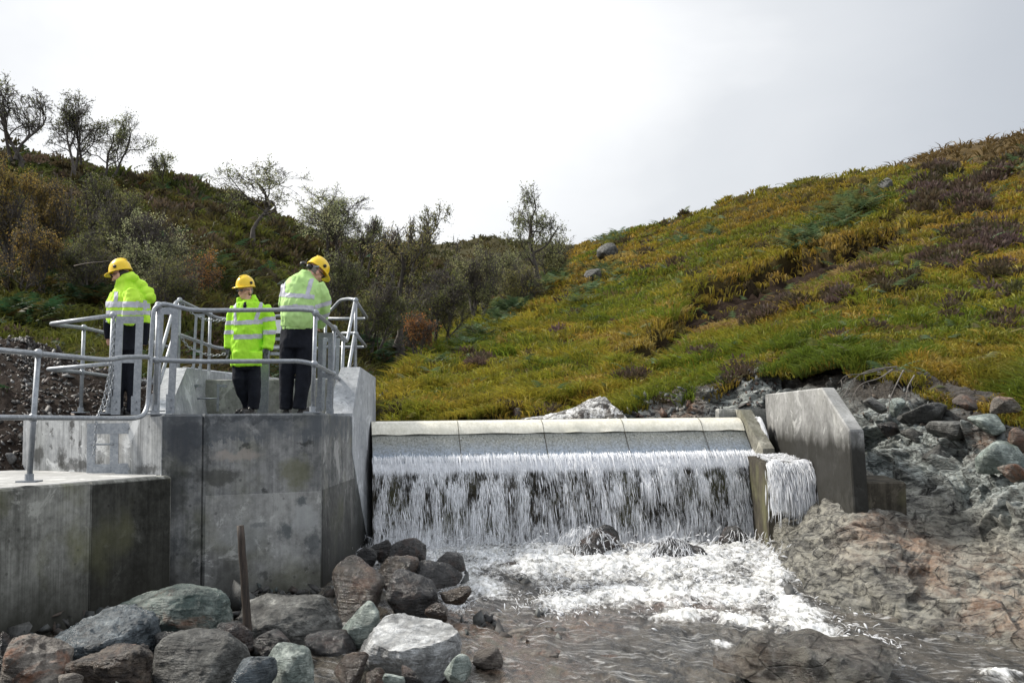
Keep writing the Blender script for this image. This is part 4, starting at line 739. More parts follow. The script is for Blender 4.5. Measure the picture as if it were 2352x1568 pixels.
# bed of the stream among the boulders
x = np.linspace(-5.5, 9, 260); y = np.linspace(3.2, 14.0, 200); X, Y = np.meshgrid(x, y, indexing='ij'); Pb = np.stack([X, Y, 0 * X], -1)
Zb = -2.02 + (fbm(Pb, 1.2, 5, 61, .6) - .5) * .5 + .16 * sstep(-1.2, -2.6, X); Pb[..., 2] = Zb; n_ = Zb.size
tag(mk('stream_bed', Pb.reshape(-1, 3), gridF(260, 200), M['bed'], smooth=True, col={'soil': np.full(n_, .25), 'warm': np.full(n_, .3), 'grey': np.full(n_, .3), 'damp': np.full(n_, .9)}), kind='structure')
r = np.random.default_rng(8); i = r.integers(0, 175, 2600); j = r.integers(20, 170, 2600); m_ = (Pb[i, j, 0] < .4) | (r.random(2600) < .12)
scree('stream_gravel', (Pb[i, j] + [0, 0, .12])[m_], .075, [(.05, .05, .047), (.10, .105, .10), (.03, .028, .026), (.14, .14, .13), (.07, .05, .035), (.06, .08, .075)], 'wet gravel and cobbles filling the gaps between the boulders', 9)
# ------------------------------------------------------------------ water
rw_ = np.random.default_rng(12)
g = G('white_water'); p = g.pos(); b = g.n('ShaderNodeBsdfPrincipled', {'Base Color': g.mix(g.mr(g.noise(p, 9, 4), .35, .65), (.76, .78, .81), (.85, .86, .88)), 'Roughness': .35}).outputs[0]; t_ = g.n('ShaderNodeBsdfTranslucent', {'Color': (.95, .96, .97, 1)}).outputs[0]
M['foam'] = g.surf(g.n('ShaderNodeMixShader', {0: .3, 1: b, 2: t_}).outputs[0]); M['fallw'] = m_plain('falling_water', (.92, .93, .95), .4, var=.03)
FOAM = [(870, 1275, 50, 30), (980, 1285, 90, 40), (1110, 1290, 100, 46), (1240, 1300, 110, 50), (1380, 1310, 110, 50), (1500, 1310, 100, 56), (1620, 1300, 110, 60), (1720, 1280, 80, 60), (1780, 1330, 60, 50), (1700, 1370, 120, 40), (1560, 1370, 120, 36), (1420, 1372, 110, 30), (1300, 1385, 80, 26),
        (1810, 1400, 110, 36, 25), (1850, 1450, 110, 34, 18), (1940, 1490, 90, 22, 12), (1060, 1330, 60, 46), (1040, 1385, 36, 26), (1120, 1360, 60, 26), (1700, 1435, 70, 20, 10), (1560, 1420, 120, 14), (2300, 1548, 60, 16), (1950, 1560, 60, 14), (1660, 1490, 40, 12), (1810, 1180, 60, 26)]
# stream surface
x = np.linspace(-3.2, 7.2, 560); y = np.linspace(4.6, 13.75, 480); X, Y = np.meshgrid(x, y, indexing='ij'); P0 = np.stack([X, Y, np.full_like(X, WL)], -1)
uu, vv = proj(P0.reshape(-1, 3)); uu = uu.reshape(X.shape); vv = vv.reshape(X.shape); fo = blobs(uu, vv, FOAM)
flow = np.stack([X * 1.0 + .25 * Y, Y * .45 - .2 * X, 0 * X], -1)
warp = flow + .35 * np.stack([fbm(flow, 1.1, 2, 1) - .5, fbm(flow, 1.1, 2, 2) - .5, 0 * X], -1) * 3
wa = (ridge(warp * [2.0, 1, 1], 4.5, 2, 69, .4) - .5) * .03 + (fbm(warp, 1.3, 4, 63) - .5) * .10 + (ridge(warp, 3.0, 3, 64, .45) - .5) * .05 + (fbm(warp * [2.2, 1, 1], 7, 3, 66) - .5) * .022
turb = (ridge(P0 * [1, 1.3, 1], 2.4, 6, 65, .55) - .4)
mound = blobs(uu, vv, [(1240, 1280, 130, 44), (1420, 1280, 140, 50), (1560, 1300, 130, 56), (1700, 1280, 110, 60), (1080, 1290, 90, 40), (1790, 1320, 70, 60)])
Zw = WL + wa * 1.15 * (1 - .4 * fo) + fo * turb * .17 + mound * .07
foa = np.clip(fo * 1.15 + (turb - .25) * .3 * (fo > .15), 0, 1)
P0[..., 2] = Zw
rocky = blobs(uu, vv, [(1150, 1480, 160, 70, 15), (1060, 1440, 80, 40), (1240, 1540, 120, 40), (1560, 1400, 150, 26), (1330, 1440, 120, 40)]); swift = blobs(uu, vv, [(2150, 1510, 260, 50, 10), (1400, 1500, 200, 50)])
g = G('stream_water'); p = g.pos(); fl = g.map(p, (1.0, .45, 1), rot=(0, 0, .25)); n1_ = g.noise(fl, 5, 7, .68, 1.2); n2_ = g.noise(fl, 15, 7, .72, 1.0); n3_ = g.noise(g.map(fl, (1.2, 1, 1)), 42, 4, .7, .5)
lac = g.math('ADD', g.math('MULTIPLY', n1_, .5), g.math('ADD', g.math('MULTIPLY', n2_, .35), g.math('MULTIPLY', n3_, .15)))
c = g.mix(g.mr(n1_, .43, .57), (.010, .009, .007), (.085, .074, .058)); c = g.mix(g.math('MULTIPLY', g.attr('rocky'), g.mr(n2_, .4, .6)), c, (.13, .088, .066)); c = g.mix(g.math('MULTIPLY', g.attr('rocky'), g.mr(n1_, .55, .66, 0, .7)), c, (.07, .068, .045))
c = g.mix(g.math('MULTIPLY', g.attr('swift'), .6), c, (.022, .019, .015))
f = g.mr(g.math('ADD', g.math('MULTIPLY', g.attr('foam'), .62), g.math('MULTIPLY', g.math('SUBTRACT', lac, .5), 2.6)), .26, .66)
f = g.math('MAXIMUM', f, g.mr(g.noise(g.map(fl, (.5, 3.0, 1), (3, 1, 0)), 5, 8, .72, 1.6), .52, .72, 0, .6))
c = g.mix(f, c, g.mix(g.mr(n2_, .38, .62), (.46, .46, .43), (.84, .85, .86)))
h = g.math('ADD', g.math('MULTIPLY', n1_, .5), g.math('ADD', g.math('MULTIPLY', n2_, .45), g.math('MULTIPLY', n3_, .25)))
M['stream'] = g.pr(c, g.mr(f, 0, 1, .06, .55), g.bump(h, .55, .05), IOR=1.33)
tag(mk('stream_water', P0.reshape(-1, 3), gridF(560, 480), M['stream'], smooth=True, col={'foam': foa.ravel(), 'rocky': rocky.ravel(), 'swift': swift.ravel()}), kind='structure')
# ---- falling curtain: thousands of torn threads of water on ballistic paths
def threads(S0, V0, t0, t1, r, jit=.02, K=5, n=4, acc=9.8, turb_=.05, seed=0):
    """S0,V0 (N,3) start and velocity; each thread is the run of the path between t0 and t1, thick in the middle"""
    N = len(S0); tt = np.linspace(0, 1, K); t = t0[:, None] + (t1 - t0)[:, None] * tt; P = S0[:, None] + V0[:, None] * t[..., None] + np.array([0, 0, -.5 * acc]) * (t ** 2)[..., None]
    P = P + (np.stack([vn(P * 5, seed), vn(P * 5, seed + 1), vn(P * 5, seed + 2)], -1) - .5) * turb_ * np.clip(t[..., None] * 3, .25, 1.2)
    tan = nrmz(np.gradient(P, axis=1)); a = nrmz(np.cross(tan, np.array([.3, 1., .1]))); b_ = np.cross(tan, a); prof = np.array([.25, .85, 1., .8, .15]) if K == 5 else np.sin(np.linspace(.15, math.pi - .12, K))
    rr = r[:, None] * prof * np.random.default_rng(seed).uniform(.7, 1.3, (N, K)); V = []
    for k in range(n): q = 2 * math.pi * k / n; V.append(P + (a * math.cos(q) + b_ * math.sin(q)) * rr[..., None])
    V = np.stack(V, 2).reshape(-1, 3); F = []
    base = np.arange(N)[:, None] * (K * n)
    for i in range(K - 1):
        for k in range(n): k2 = (k + 1) % n; F.append(base + np.array([i * n + k, i * n + k2, (i + 1) * n + k2, (i + 1) * n + k]))
    return V, np.concatenate(F, 0)
def jq(L):
    V = []; F = []; b = 0
    for v, f in L: V.append(v); F.append(f + b); b += len(v)
    return np.concatenate(V), np.concatenate(F)
N = 46000; s = rw_.uniform(0, WLEN + .05, N); d0 = fbm(np.stack([s * 5.5, 0 * s, 0 * s], 1), 1, 4, 7, .65); d1 = fbm(np.stack([s * 1.1, 0 * s + 5, 0 * s], 1), 1, 2, 8)
t0 = rw_.uniform(0, .42, N) ** 1.0; keep = rw_.random(N) < np.clip(.10 + (d0 - .53) * 2.4 + (d1 - .45) * .6 + .45 * (t0 < .07) + (fbm(np.stack([s * 11, t0 * 11, 0 * s], 1), 1, 3, 9) - .53) * 5.0, .03, 1); s, t0 = s[keep], t0[keep]; n_ = len(s)
lip_ = np.array([weirp(a, .60 + .05 * (fbm(np.array([[a * 4, 0, 0]]), 1, 2, 4)[0] - .5), -.655) for a in s]); lip_[:, 2] += rw_.normal(.0, .018, n_)
v0 = rw_.normal(.85, .24, n_) * (.8 + .5 * d1[keep]); V0 = wn_ * v0[:, None] + np.array([0, 0, -1.15]) * rw_.uniform(.8, 1.1, (n_, 1)) + we * rw_.normal(.02, .13, (n_, 1))
ft = rw_.random(n_) < .13
fine = threads(lip_[~ft], V0[~ft], t0[~ft], t0[~ft] + rw_.uniform(.012, .065, n_)[~ft] * (1.5 - d0[keep][~ft]), rw_.gamma(1.5, .0008, n_)[~ft] + .0008, turb_=.07, seed=2)
lip_, V0, t0 = lip_[ft], V0[ft], t0[ft]; d0k = d0[keep][ft]; n_ = len(t0)
fall1 = threads(lip_, V0, t0, t0 + rw_.uniform(.016, .075, n_) * (1.6 - 1.2 * d0k), rw_.gamma(1.2, .0017, n_) + .0013, turb_=.05, seed=3)
# foaming roll where the screen water breaks over the lip
n2 = 4500; s = rw_.uniform(0, WLEN + .06, n2); S = np.array([weirp(a, .52, -.57) for a in s]) + rw_.normal(0, .012, (n2, 3)); S[:, 2] += .03 * fbm(S, 6, 2, 5) + rw_.normal(0, .012, n2)
V1 = wn_ * rw_.uniform(.75, 1.2, (n2, 1)) + np.array([0, 0, 1.]) * rw_.uniform(-1.1, -.35, (n2, 1)) + we * rw_.normal(0, .10, (n2, 1))
fall2 = threads(S, V1, np.zeros(n2), rw_.uniform(.05, .17, n2), rw_.gamma(1.6, .0010, n2) + .0012, turb_=.04, seed=4)
V, F = jq([fall1, fall2, fine])
tag(mk('waterfall', V, F, M['fallw'], smooth=True), 'torn white curtain of water pouring over the weir', 'waterfall', kind='stuff')
# translucent veils: the body of the falling sheet, four surfaces at slightly different throw
def veil_mat(name, lo_, hi_, k):
    g = G(name); s_ = g.attr('along'); d_ = g.attr('drop'); l_ = g.attr('layer'); cv = lambda a, b, z: g.n('ShaderNodeCombineXYZ', {0: g.math('MULTIPLY', s_, a), 1: g.math('MULTIPLY', d_, b), 2: g.math('MULTIPLY', l_, z)}).outputs[0]
    st = g.noise(cv(15, 2.6, 7.3), 1, 5, .62, .35); da = g.noise(cv(20, 8.5, 3.1), 1, 4, .6, .5); fi = g.noise(cv(75, 6, 5.7), 1, 4, .65, .2); big = g.noise(cv(1.6, .8, 1.9), 1, 2, .5)
    f = g.math('ADD', g.math('ADD', g.math('MULTIPLY', st, .42), g.math('MULTIPLY', da, .36)), g.math('ADD', g.math('MULTIPLY', fi, .30), g.math('MULTIPLY', big, .22)))
    f = g.math('ADD', f, g.mr(d_, .16, 0, 0, .30)); f = g.math('ADD', f, g.mr(d_, .75, 1.1, 0, .07)); al = g.math('MULTIPLY', g.mr(f, lo_, hi_), k)
    b = g.n('ShaderNodeBsdfPrincipled', {'Base Color': (.93, .94, .96, 1), 'Roughness': .35, 'Normal': g.bump(f, .6, .03)}).outputs[0]; t_ = g.n('ShaderNodeBsdfTranslucent', {'Color': (.95, .96, .98, 1)}).outputs[0]; m_ = g.n('ShaderNodeMixShader', {0: .35, 1: b, 2: t_}).outputs[0]
    return g.surf(g.n('ShaderNodeMixShader', {0: al, 1: g.n('ShaderNodeBsdfTransparent').outputs[0], 2: m_}).outputs[0])
def veil(name, label, start, vel, width, speeds, drop, nu, nv, mat, seed):
    V = []; F = []; A = []; D_ = []; Ly = []; b = 0
    for li, sp in enumerate(speeds):
        ss = np.linspace(0, 1, nu); tt = np.linspace(0, drop, nv); w_ = fbm(np.stack([ss * width * 2.2, 0 * ss + li * 3, 0 * ss], 1), 1, 4, seed + li) - .5
        for i, s_ in enumerate(ss):
            p0 = start(s_); v_ = vel(s_) * (sp + .35 * w_[i])
            for t_ in tt: p = p0 + v_ * t_ + np.array([0, 0, -1.1 * t_ - 4.9 * t_ * t_]); V.append(p); D_.append(p0[2] - p[2]); A.append(s_ * width); Ly.append(li + 1.0)
        F.append(gridF(nu, nv) + b); b += nu * nv
    o = mk(name, np.array(V), np.concatenate(F), mat, smooth=True, col={'along': np.array(A), 'drop': np.array(D_), 'layer': np.array(Ly)}); return tag(o, label, 'waterfall', kind='stuff')
veil('waterfall_veil', 'translucent white sheet of water falling from the weir lip', lambda a: weirp(a * (WLEN + .03), .585, -.635), lambda a: wn_, WLEN, (.70, .84, .98, 1.12), .385, 420, 26, veil_mat('veil_water', .675, .82, .95), 51)
# side chute: jet beside the divider and its own small fall
n3 = 1500; a0_ = np.array([3.20, 12.62, -.64]); b0_ = np.array([3.68, 12.50, -.62]); f_ = rw_.random(n3); S = lerp(a0_, b0_, 0) + (b0_ - a0_) * f_[:, None] + rw_.normal(0, .02, (n3, 3)); V1 = np.array([.0, -.75, -.25]) * rw_.uniform(.5, 1.2, (n3, 1)) + np.array([1, 0, 0]) * (rw_.normal(0, .1, (n3, 1)) + .15 * f_[:, None]) + np.array([0, 0, .3]) * rw_.random((n3, 1))
tt0 = rw_.uniform(0, .30, n3); fall3 = threads(S, V1, tt0, tt0 + rw_.uniform(.03, .1, n3), rw_.gamma(1.6, .0014, n3) + .0012, turb_=.07, seed=6)
nj = 260; S = np.tile(pt(1737, 965, 14.75), (nj, 1)) + rw_.normal(0, .012, (nj, 3)); tt0 = rw_.uniform(0, .42, nj); fallj = threads(S, np.tile(pt(1772, 1060, 14.3) - pt(1737, 965, 14.75), (nj, 1)) / .42 + np.array([0, 0, 2.05]), tt0, tt0 + .09, rw_.uniform(.004, .009, nj), turb_=.03, seed=9)
V, F = jq([fall3, fallj]); tag(mk('side_fall', V, F, M['foam'], smooth=True), 'small fall of white water from the side chute beside the abutment', 'waterfall', kind='stuff')
sx = np.linspace(0, 1, 14); sy = np.linspace(0, 1, 12); V = []
for i in sx:
    for j in sy: q = lerp(a0_, b0_, i) + np.array([.0, -.22, 0]) * j + np.array([0, .06 * (1 - j), -.62 * j ** 1.8 + .02 * math.sin(i * 14)]); V.append(q + [0, .05, -.02])
g = G('brown_fall_water'); p = g.pos(); n_1 = g.noise(g.map(p, (9, 9, 1.5)), 1.6, 5, .65); M['bfall'] = g.pr(g.mix(g.mr(n_1, .42, .62), (.035, .028, .02), (.62, .60, .56)), .2, g.bump(n_1, .6, .03))
veil('side_veil', 'translucent white water spilling off the side chute floor', lambda a: a0_ * (1 - a) + b0_ * a + np.array([0, 0, .01 + .03 * math.sin(a * 9)]), lambda a: np.array([.0, -1.0, 0]), .5, (.5, .75, 1.0), .26, 60, 20, veil_mat('side_veil_water', .60, .80, .8), 61)
mb = MB(); mb.prism([(3.20, 12.64), (3.66, 12.52), (3.78, 15.0), (3.42, 15.0)], -1.9, [-.665, -.645, -.60, -.60]); tag(mb.build('chute_floor', M['cWet'], None, base=(3.4, 13, -1.9)), 'dark wet concrete chute floor between divider and abutment wall', 'ledge')
ns = 1500; f_ = rw_.random((ns, 2)); S = np.stack([3.24 + .42 * f_[:, 0] + .12 * f_[:, 1], 12.6 + 1.5 * f_[:, 1], -.63 + .03 * f_[:, 1]], 1); S[:, 2] += fbm(S, 5, 3, 3) * .07 - .02; sp2 = threads(S, np.array([0, -.9, .15]) + rw_.normal(0, .15, (ns, 3)), np.zeros(ns), rw_.uniform(.05, .12, ns), rw_.gamma(1.6, .0014, ns) + .0015, turb_=.05, acc=3, seed=31); tag(mk('chute_foam', *sp2, M['foam'], smooth=True), 'white water racing along the side chute', 'foam', kind='stuff')
tag(mk('chute_water', V, gridF(14, 12), M['bfall'], smooth=True), kind='structure')
# ---- churned foam: rocks drowned under the fall, draped with racing threads
MR = [(1345, 1268, 170, 120, 12.5, 81, 'streaming black rock drowned under the middle of the waterfall'), (1545, 1290, 160, 110, 12.0, 82, 'second drowned rock right of the middle under the fall'), (1150, 1316, 150, 60, 11.9, 83, 'low brown drowned rock near the heaped boulders'), (1690, 1225, 80, 40, 13.2, 84, 'dark rock half seen behind the fall at its right end')]
for (u, v, w_, h_, D, s_, lb) in MR: boulder(u, v, w_, h_, D, s_, RM['dark' if s_ != 83 else 'wetbrown'], lb, .8, .8, 18, .10, 4, 0, 'rocks drowned by the waterfall', 'stream_rock', deep=1.8)
L = []
for (u, v, w_, h_, D, s_, lb), cnt in zip(MR, (600, 600, 500, 60)):
    m = cnt; ppm = D / F_; c = pt(u, v, D); a = rw_.uniform(0, 2 * math.pi, m); rr = np.sqrt(rw_.random(m)) * 1.0; S = c + np.stack([np.cos(a) * rr * w_ * ppm * .5, np.sin(a) * rr * w_ * ppm * .40 - .04, 0 * a], 1); S[:, 2] = c[2] + h_ * ppm * (.52 - .55 * rr ** 2) + rw_.normal(0, .012, m)
    V1 = np.stack([np.cos(a) * .35 + rw_.normal(0, .35, m), np.minimum(np.sin(a), .2) * .5 - .4 + rw_.normal(0, .2, m), -.2 - .9 * rr + rw_.normal(0, .3, m)], 1); kp = fbm(S, 6, 3, s_) > .47; L.append(threads(S[kp], V1[kp], np.zeros(kp.sum()), rw_.uniform(.03, .11, m)[kp], rw_.gamma(1.5, .0011, m)[kp] + .001, turb_=.14, acc=6, seed=s_))
# splash crowns along the foot, running chop and spray
m = 11000; k = rw_.integers(0, len(FOAM[:18]), m); fb = np.array([b[:4] for b in FOAM[:18]]); q = rw_.normal(0, .62, (m, 2)); U = fb[k, 0] + q[:, 0] * fb[k, 2]; Vv = fb[k, 1] + q[:, 1] * fb[k, 3]
S = np.array([pz(a_, b_, WL) for a_, b_ in zip(U, Vv)]); ok = (S[:, 1] < 13.4) & (S[:, 1] > 6) & (S[:, 0] > -2.2) & (S[:, 0] < 5.2); S = S[ok]; m = len(S); mu, mv = proj(S)
mo = blobs(mu, mv, [(1240, 1280, 130, 44), (1420, 1280, 140, 50), (1560, 1300, 130, 56), (1700, 1280, 110, 60), (1080, 1290, 90, 40), (1790, 1320, 70, 60)]); near = sstep(10.4, 12.6, S[:, 1])
S[:, 2] += mo * .06 + rw_.random(m) * .05 + near * rw_.random(m) ** 2 * .20 - .01
dirn = nrmz(rw_.normal(0, .5, (m, 3)) + np.array([.25, -1., .15])); sp_ = rw_.uniform(.4, 1.3, (m, 1)); L.append(threads(S, dirn * sp_ + np.array([0, 0, .5]) * near[:, None] * rw_.random((m, 1)) * 2.2, np.zeros(m), rw_.uniform(.04, .13, m), rw_.gamma(1.6, .0014, m) + .0012, turb_=.12, acc=6, seed=21))
V, F = jq(L); tag(mk('churned_foam', V, F, M['foam'], smooth=True), 'white churned foam and spray racing away from the foot of the weir', 'foam', kind='stuff')
# emergent bedrock at the bottom of the picture, right of centre
HR = [[(1640, 1575, 6.6), (1660, 1560, 6.75), (1690, 1535, 7.0), (1730, 1510, 7.4)], [(1720, 1580, 6.5), (1740, 1530, 6.7), (1770, 1500, 7.1), (1800, 1500, 7.5)], [(1830, 1590, 6.4), (1850, 1525, 6.6), (1870, 1490, 7.05), (1890, 1492, 7.6)], [(1930, 1600, 6.3), (1950, 1540, 6.5), (1970, 1510, 6.9), (1990, 1505, 7.4)], [(2030, 1610, 6.2), (2040, 1575, 6.4), (2050, 1555, 6.7), (2070, 1540, 7.0)]]
hr = craggy(rocknet(HR, 130, 100), .20, 91, 1.6); hr[:, :, 2] += .03
n_ = 13000; tag(mk('wet_rock_shelf', hr.reshape(-1, 3), gridF(130, 100), M['bed'], smooth=True, col={'soil': np.full(n_, .5), 'warm': fbm(hr, 2, 3, 5).ravel() * .5, 'grey': np.full(n_, .2), 'damp': np.full(n_, 1.0)}), kind='structure')
for (u, v, w_, h_, D, s_, lb) in [(1190, 1452, 90, 22, 8.6, 85, 'thin reddish rock edge breaking the shallow water'), (1240, 1500, 110, 26, 7.7, 86, 'flat orange-brown rock ledge in the shallows by the white slab'), (1120, 1500, 70, 34, 7.2, 87, 'rusty rock rim beside the small mint stone'), (1395, 1510, 70, 14, 7.5, 88, 'small dark rock just breaking the grey rippled water')]:
    boulder(u, v, w_, h_, D, s_, RM['wetbrown' if s_ == 88 else 'rust'], lb, .6, .8, 14, .15, 4, 6, 'rocks breaking the shallow water', 'stream_rock', deep=1.6)
# hill streams feeding the pond
def cascade(ctrl, nu, nv, name, seed, amp):
    Gd = rocknet(ctrl, nu, nv); Gd = Gd + np.array([0, 0, 1.]) * ((ridge(Gd, 2.2, 5, seed, .6) - .5) * amp)[..., None]; f_ = (.7 if seed == 95 else .0) * sstep(.42, .60, ridge(Gd * [1.6, 1, .8], 4.5, 4, seed + 3, .6)); return tag(mk(name, Gd.reshape(-1, 3), gridF(nu, nv), M['stream'], smooth=True, col={'foam': f_.ravel(), 'soil': np.full(nu * nv, .85), 'warm': np.zeros(nu * nv), 'grey': np.zeros(nu * nv), 'damp': np.ones(nu * nv), 'rocky': np.full(nu * nv, .2), 'swift': np.full(nu * nv, .4)}), kind='structure')
cascade([[(1195, 966, 16.6), (1250, 957, 16.8), (1310, 944, 17.1), (1330, 935, 17.4)], [(1260, 968, 16.2), (1310, 950, 16.3), (1345, 928, 16.6), (1365, 916, 17.0)], [(1420, 970, 16.0), (1420, 950, 16.1), (1400, 928, 16.3), (1390, 914, 16.7)], [(1450, 972, 15.9), (1440, 965, 16.0), (1415, 945, 16.3), (1400, 930, 16.8)]], 120, 90, 'side_stream', 95, .10)
# ------------------------------------------------------------------ galvanised rails, ladders, chains
TR = .0235
def rail(name, label, base, posts, rails, group=None):
    e_ = empty(name, base, label, 'handrail' if 'rail' in name else name.split('_')[-1], group)
    for P in rails:
        MB().tube(bend_path(P, .10), TR, 10).build('rail', M['pipe'], e_, True)
    for (top, bot, balls, plate) in posts:
        o = MB().tube([bot, top], TR, 10).build('post', M['pipe'], e_, True)
        for q in balls: MB().ell(q, .040, .040, .043, None, 10, 8, -.98).build('ball_fitting', M['pipe'], o, True)
        if plate: MB().box(np.array(bot) + [0, 0, .008], .17, .13, .014).tube([np.array(bot) + [0, 0, .014], np.array(bot) + [0, 0, .07]], .036, 10).build('base_plate', M['galv'], o)
    return e_
p1t, p1b = pt(88, 812, 8.44), pt(67, 1107, 8.42); p1m = pt(76, 959, 8.43)
pAt, pAb, pAm = pt(364, 702, 10.0), pt(355, 946, 9.97), pt(359, 827, 9.98)
pBt, pBb, pBm = pt(725, 719, 10.62), pt(718, 948, 10.6), pt(722, 836, 10.6)
pCt, pCb, pCm = pt(768, 754, 12.2), pt(760, 952, 12.2), pt(765, 858, 12.2)
pDt, pDb, pDm = pt(789, 778, 13.3), pt(782, 950, 13.3), pt(786, 876, 13.3)
rail('front_guardrail', 'long galvanised tube guardrail along the front edge of platform and lower deck', (-3.2, 9.9, ZP),
     [(p1t, p1b, [p1t, p1m], 1), (pAt, pAb, [pAt, pAm], 1), (pBt, pBb, [pBt, pBm], 1), (pCt, pCb, [pCt, pCm], 1), (pDt, pDb, [pDt, pDm], 1)],
     [[pt(-260, 780, 6.9), p1t, pt(246, 827, 9.2), pt(285, 820, 9.5), pt(338, 819, 9.9), pAm, pt(420, 829, 10.1), pt(480, 830, 10.2), pt(690, 829, 10.55), pBm, pCm, pDm, pt(797, 870, 13.6), pt(815, 766, 13.9)],
      [pt(-260, 955, 6.9), p1m, pt(305, 961, 9.65), pt(330, 955, 9.8), pt(340, 930, 9.9), pt(351, 735, 9.95), pt(354, 708, 9.96), pt(372, 697, 10.0), pt(402, 703, 10.05), pt(440, 712, 10.12), pt(480, 713, 10.2), pt(690, 711, 10.55), pt(716, 713, 10.6), pBt, pCt, pDt, pt(797, 785, 13.6), pt(816, 690, 13.9)]])
# rail round the left rear of the platform
q0, q0b, q0m = pt(260, 724, 10.9), pt(250, 950, 10.9), pt(255, 835, 10.9); q1, q1m = pt(112, 744, 11.6), pt(105, 848, 11.6); q2, q2b, q2m = pt(193, 753, 12.3), pt(185, 948, 12.3), pt(189, 855, 12.3); q3, q3m = pt(392, 798, 15.2), pt(392, 884, 15.2)
rail('side_guardrail', 'galvanised guardrail looping round behind the leftmost man', (q0b[0], q0b[1], ZP), [(q0, q0b, [q0, q0m], 1), (q2, q2b, [q2, q2m], 1), (pt(360, 786, 14.7), pt(357, 930, 14.7), [pt(360, 786, 14.7)], 0)], [[q0, q1, q2, q3], [q0m, q1m, q2m, q3m]])
# rail along the back
r0 = pt(413, 690, 13.6); r0m = pt(411, 768, 13.6)
rail('rear_guardrail', 'galvanised guardrail along the back of the platform rising over the wing wall', (r0[0], 14, ZP),
     [(r0, pt(409, 860, 13.6), [r0], 0), (pt(483, 723, 14.6), pt(479, 868, 14.6), [pt(483, 723, 14.6), pt(481, 793, 14.6)], 1), (pt(748, 732, 15.0), pt(746, 868, 15.0), [], 0)],
     [[pt(352, 880, 11.9), pt(370, 810, 12.3), pt(403, 694, 13.4), r0, pt(483, 723, 14.6), pt(500, 731, 14.8), pt(532, 733, 14.9), pt(748, 718, 15.0), pt(762, 711, 15.0), pt(781, 689, 14.9), pt(800, 686, 14.6), pt(816, 688, 14.0)],
      [pt(366, 880, 12.0), pt(398, 774, 13.4), r0m, pt(481, 793, 14.6), pt(500, 799, 14.8), pt(532, 800, 14.9), pt(752, 800, 15.0), pt(770, 776, 15.0), pt(785, 765, 14.9), pt(815, 765, 14.0)]])
rail('pillar_guardrail', 'triangular galvanised rail end mounted on the tall concrete pillar', pt(817, 843, 13.9), [(pt(817, 690, 13.9), pt(816, 845, 13.9), [pt(817, 690, 13.9), pt(817, 767, 13.9)], 0)],
     [[pt(817, 690, 13.9), pt(844, 732, 15.2), pt(749, 732, 15.1)], [pt(818, 767, 13.9), pt(841, 797, 15.2), pt(748, 797, 15.1)]])
# walk-through ladder frames of flat bar
def frame(name, label, u0, u1, vt, vb, D, wpx, vmid, lean=0, vm2=None, thick=.012, group='flat bar ladder frames'):
    e_ = empty(name, pt((u0 + u1) / 2, vb, D), label, 'ladder frame', group); pw = wpx * D / F_; sh = lean
    a0, a1 = pt(u0 + wpx / 2, vb, D), pt(u0 + wpx / 2 + sh, vt, D); b0_, b1_ = pt(u1 - wpx / 2, vb, D), pt(u1 - wpx / 2 + sh, vt, D)
    MB().bar(a0, a1, pw, thick).build('upright', M['galv'], e_); MB().bar(b0_, b1_, pw, thick).build('upright', M['galv'], e_)
    off = np.array([0, -.003, 0])
    MB().bar(lerp(a1, b1_, 0) + off + [pw * .5, 0, -pw * .5], b1_ + off + [-pw * .5, 0, -pw * .5], pw, thick, (0, 0, 1)).build('top_bar', M['galv'], e_)
    t = (vb - vmid) / (vb - vt); MB().bar(lerp(a0, a1, t) + [pw * .5, -.003, 0], lerp(b0_, b1_, t) + [-pw * .5, -.003, 0], pw * .9, thick, (0, 0, 1)).build('cross_bar', M['galv'], e_)
    for q in (a0, b0_):
        o = MB().box(q + [0, -.012, .09], pw * 1.25, .012, .2).build('foot_cleat', M['galv'], e_)
        for k in (.05, .13): MB().tube([q + [0, -.016, k], q + [0, -.034, k]], .012, 6).build('bolt', M['galv'], o)
    return e_
frame('ladder_frame', 'tall flat-bar steel ladder frame in front of the leftmost man', 258, 321, 726, 950, 10.75, 17, 826, 9)
frame('ladder_frame', 'tall flat-bar steel ladder frame beside the sloping wing wall', 349, 400, 706, 947, 10.35, 16, 826, 12)
frame('ladder_frame', 'flat-bar steel ladder frame just right of the man bending his head', 728, 762, 764, 948, 12.0, 11, 862, 3)
frame('ladder_frame', 'flat-bar steel ladder frame nearest the tall pillar', 736, 776, 776, 940, 13.6, 9, 866, 5)
frame('ladder_frame', 'slim steel ladder frame rising behind the hanging chains', 440, 462, 721, 872, 14.1, 6, 806, 8)
# ladders
def ladder(label, us, vt, vb, D, vr, wpx, brk, blen, side, extra=None):
    e_ = empty('steel_ladder', pt(us[0], vb, D), label, 'ladder', 'short galvanised steel ladders'); pw = wpx * D / F_
    for u in us: MB().bar(pt(u, vb, D), pt(u + 1, vt, D), pw, .014).build('upright', M['galv'], e_)
    for v in vr: MB().tube([pt(us[0], v, D) + [0, -.004, 0], pt(us[1], v, D) + [0, -.004, 0]], .011, 8).build('rung', M['galv'], e_, True)
    if extra: a = pt(extra[0], extra[1], D) + [0, -.004, 0]; MB().bar(a, a + [extra[2], 0, 0], pw * 1.1, .012, (0, 0, 1)).build('foot_bar', M['galv'], e_)
    for bi, (u, v) in enumerate(brk):
        bl = blen if np.isscalar(blen) else blen[bi]
        a = pt(u, v, D) + [0, -.009, 0]; b = a + np.array([bl, 0, 0]); o = MB().bar(a, b, pw * 1.3, .012, (0, 0, 1)).box(b + [-.005, .05, 0], .012, .12, pw * 1.5).build('wall_bracket', M['galv'], e_)
        MB().tube([b + [-.05, -.006, 0], b + [-.05, -.024, 0]], .014, 6).build('bolt', M['galv'], o)
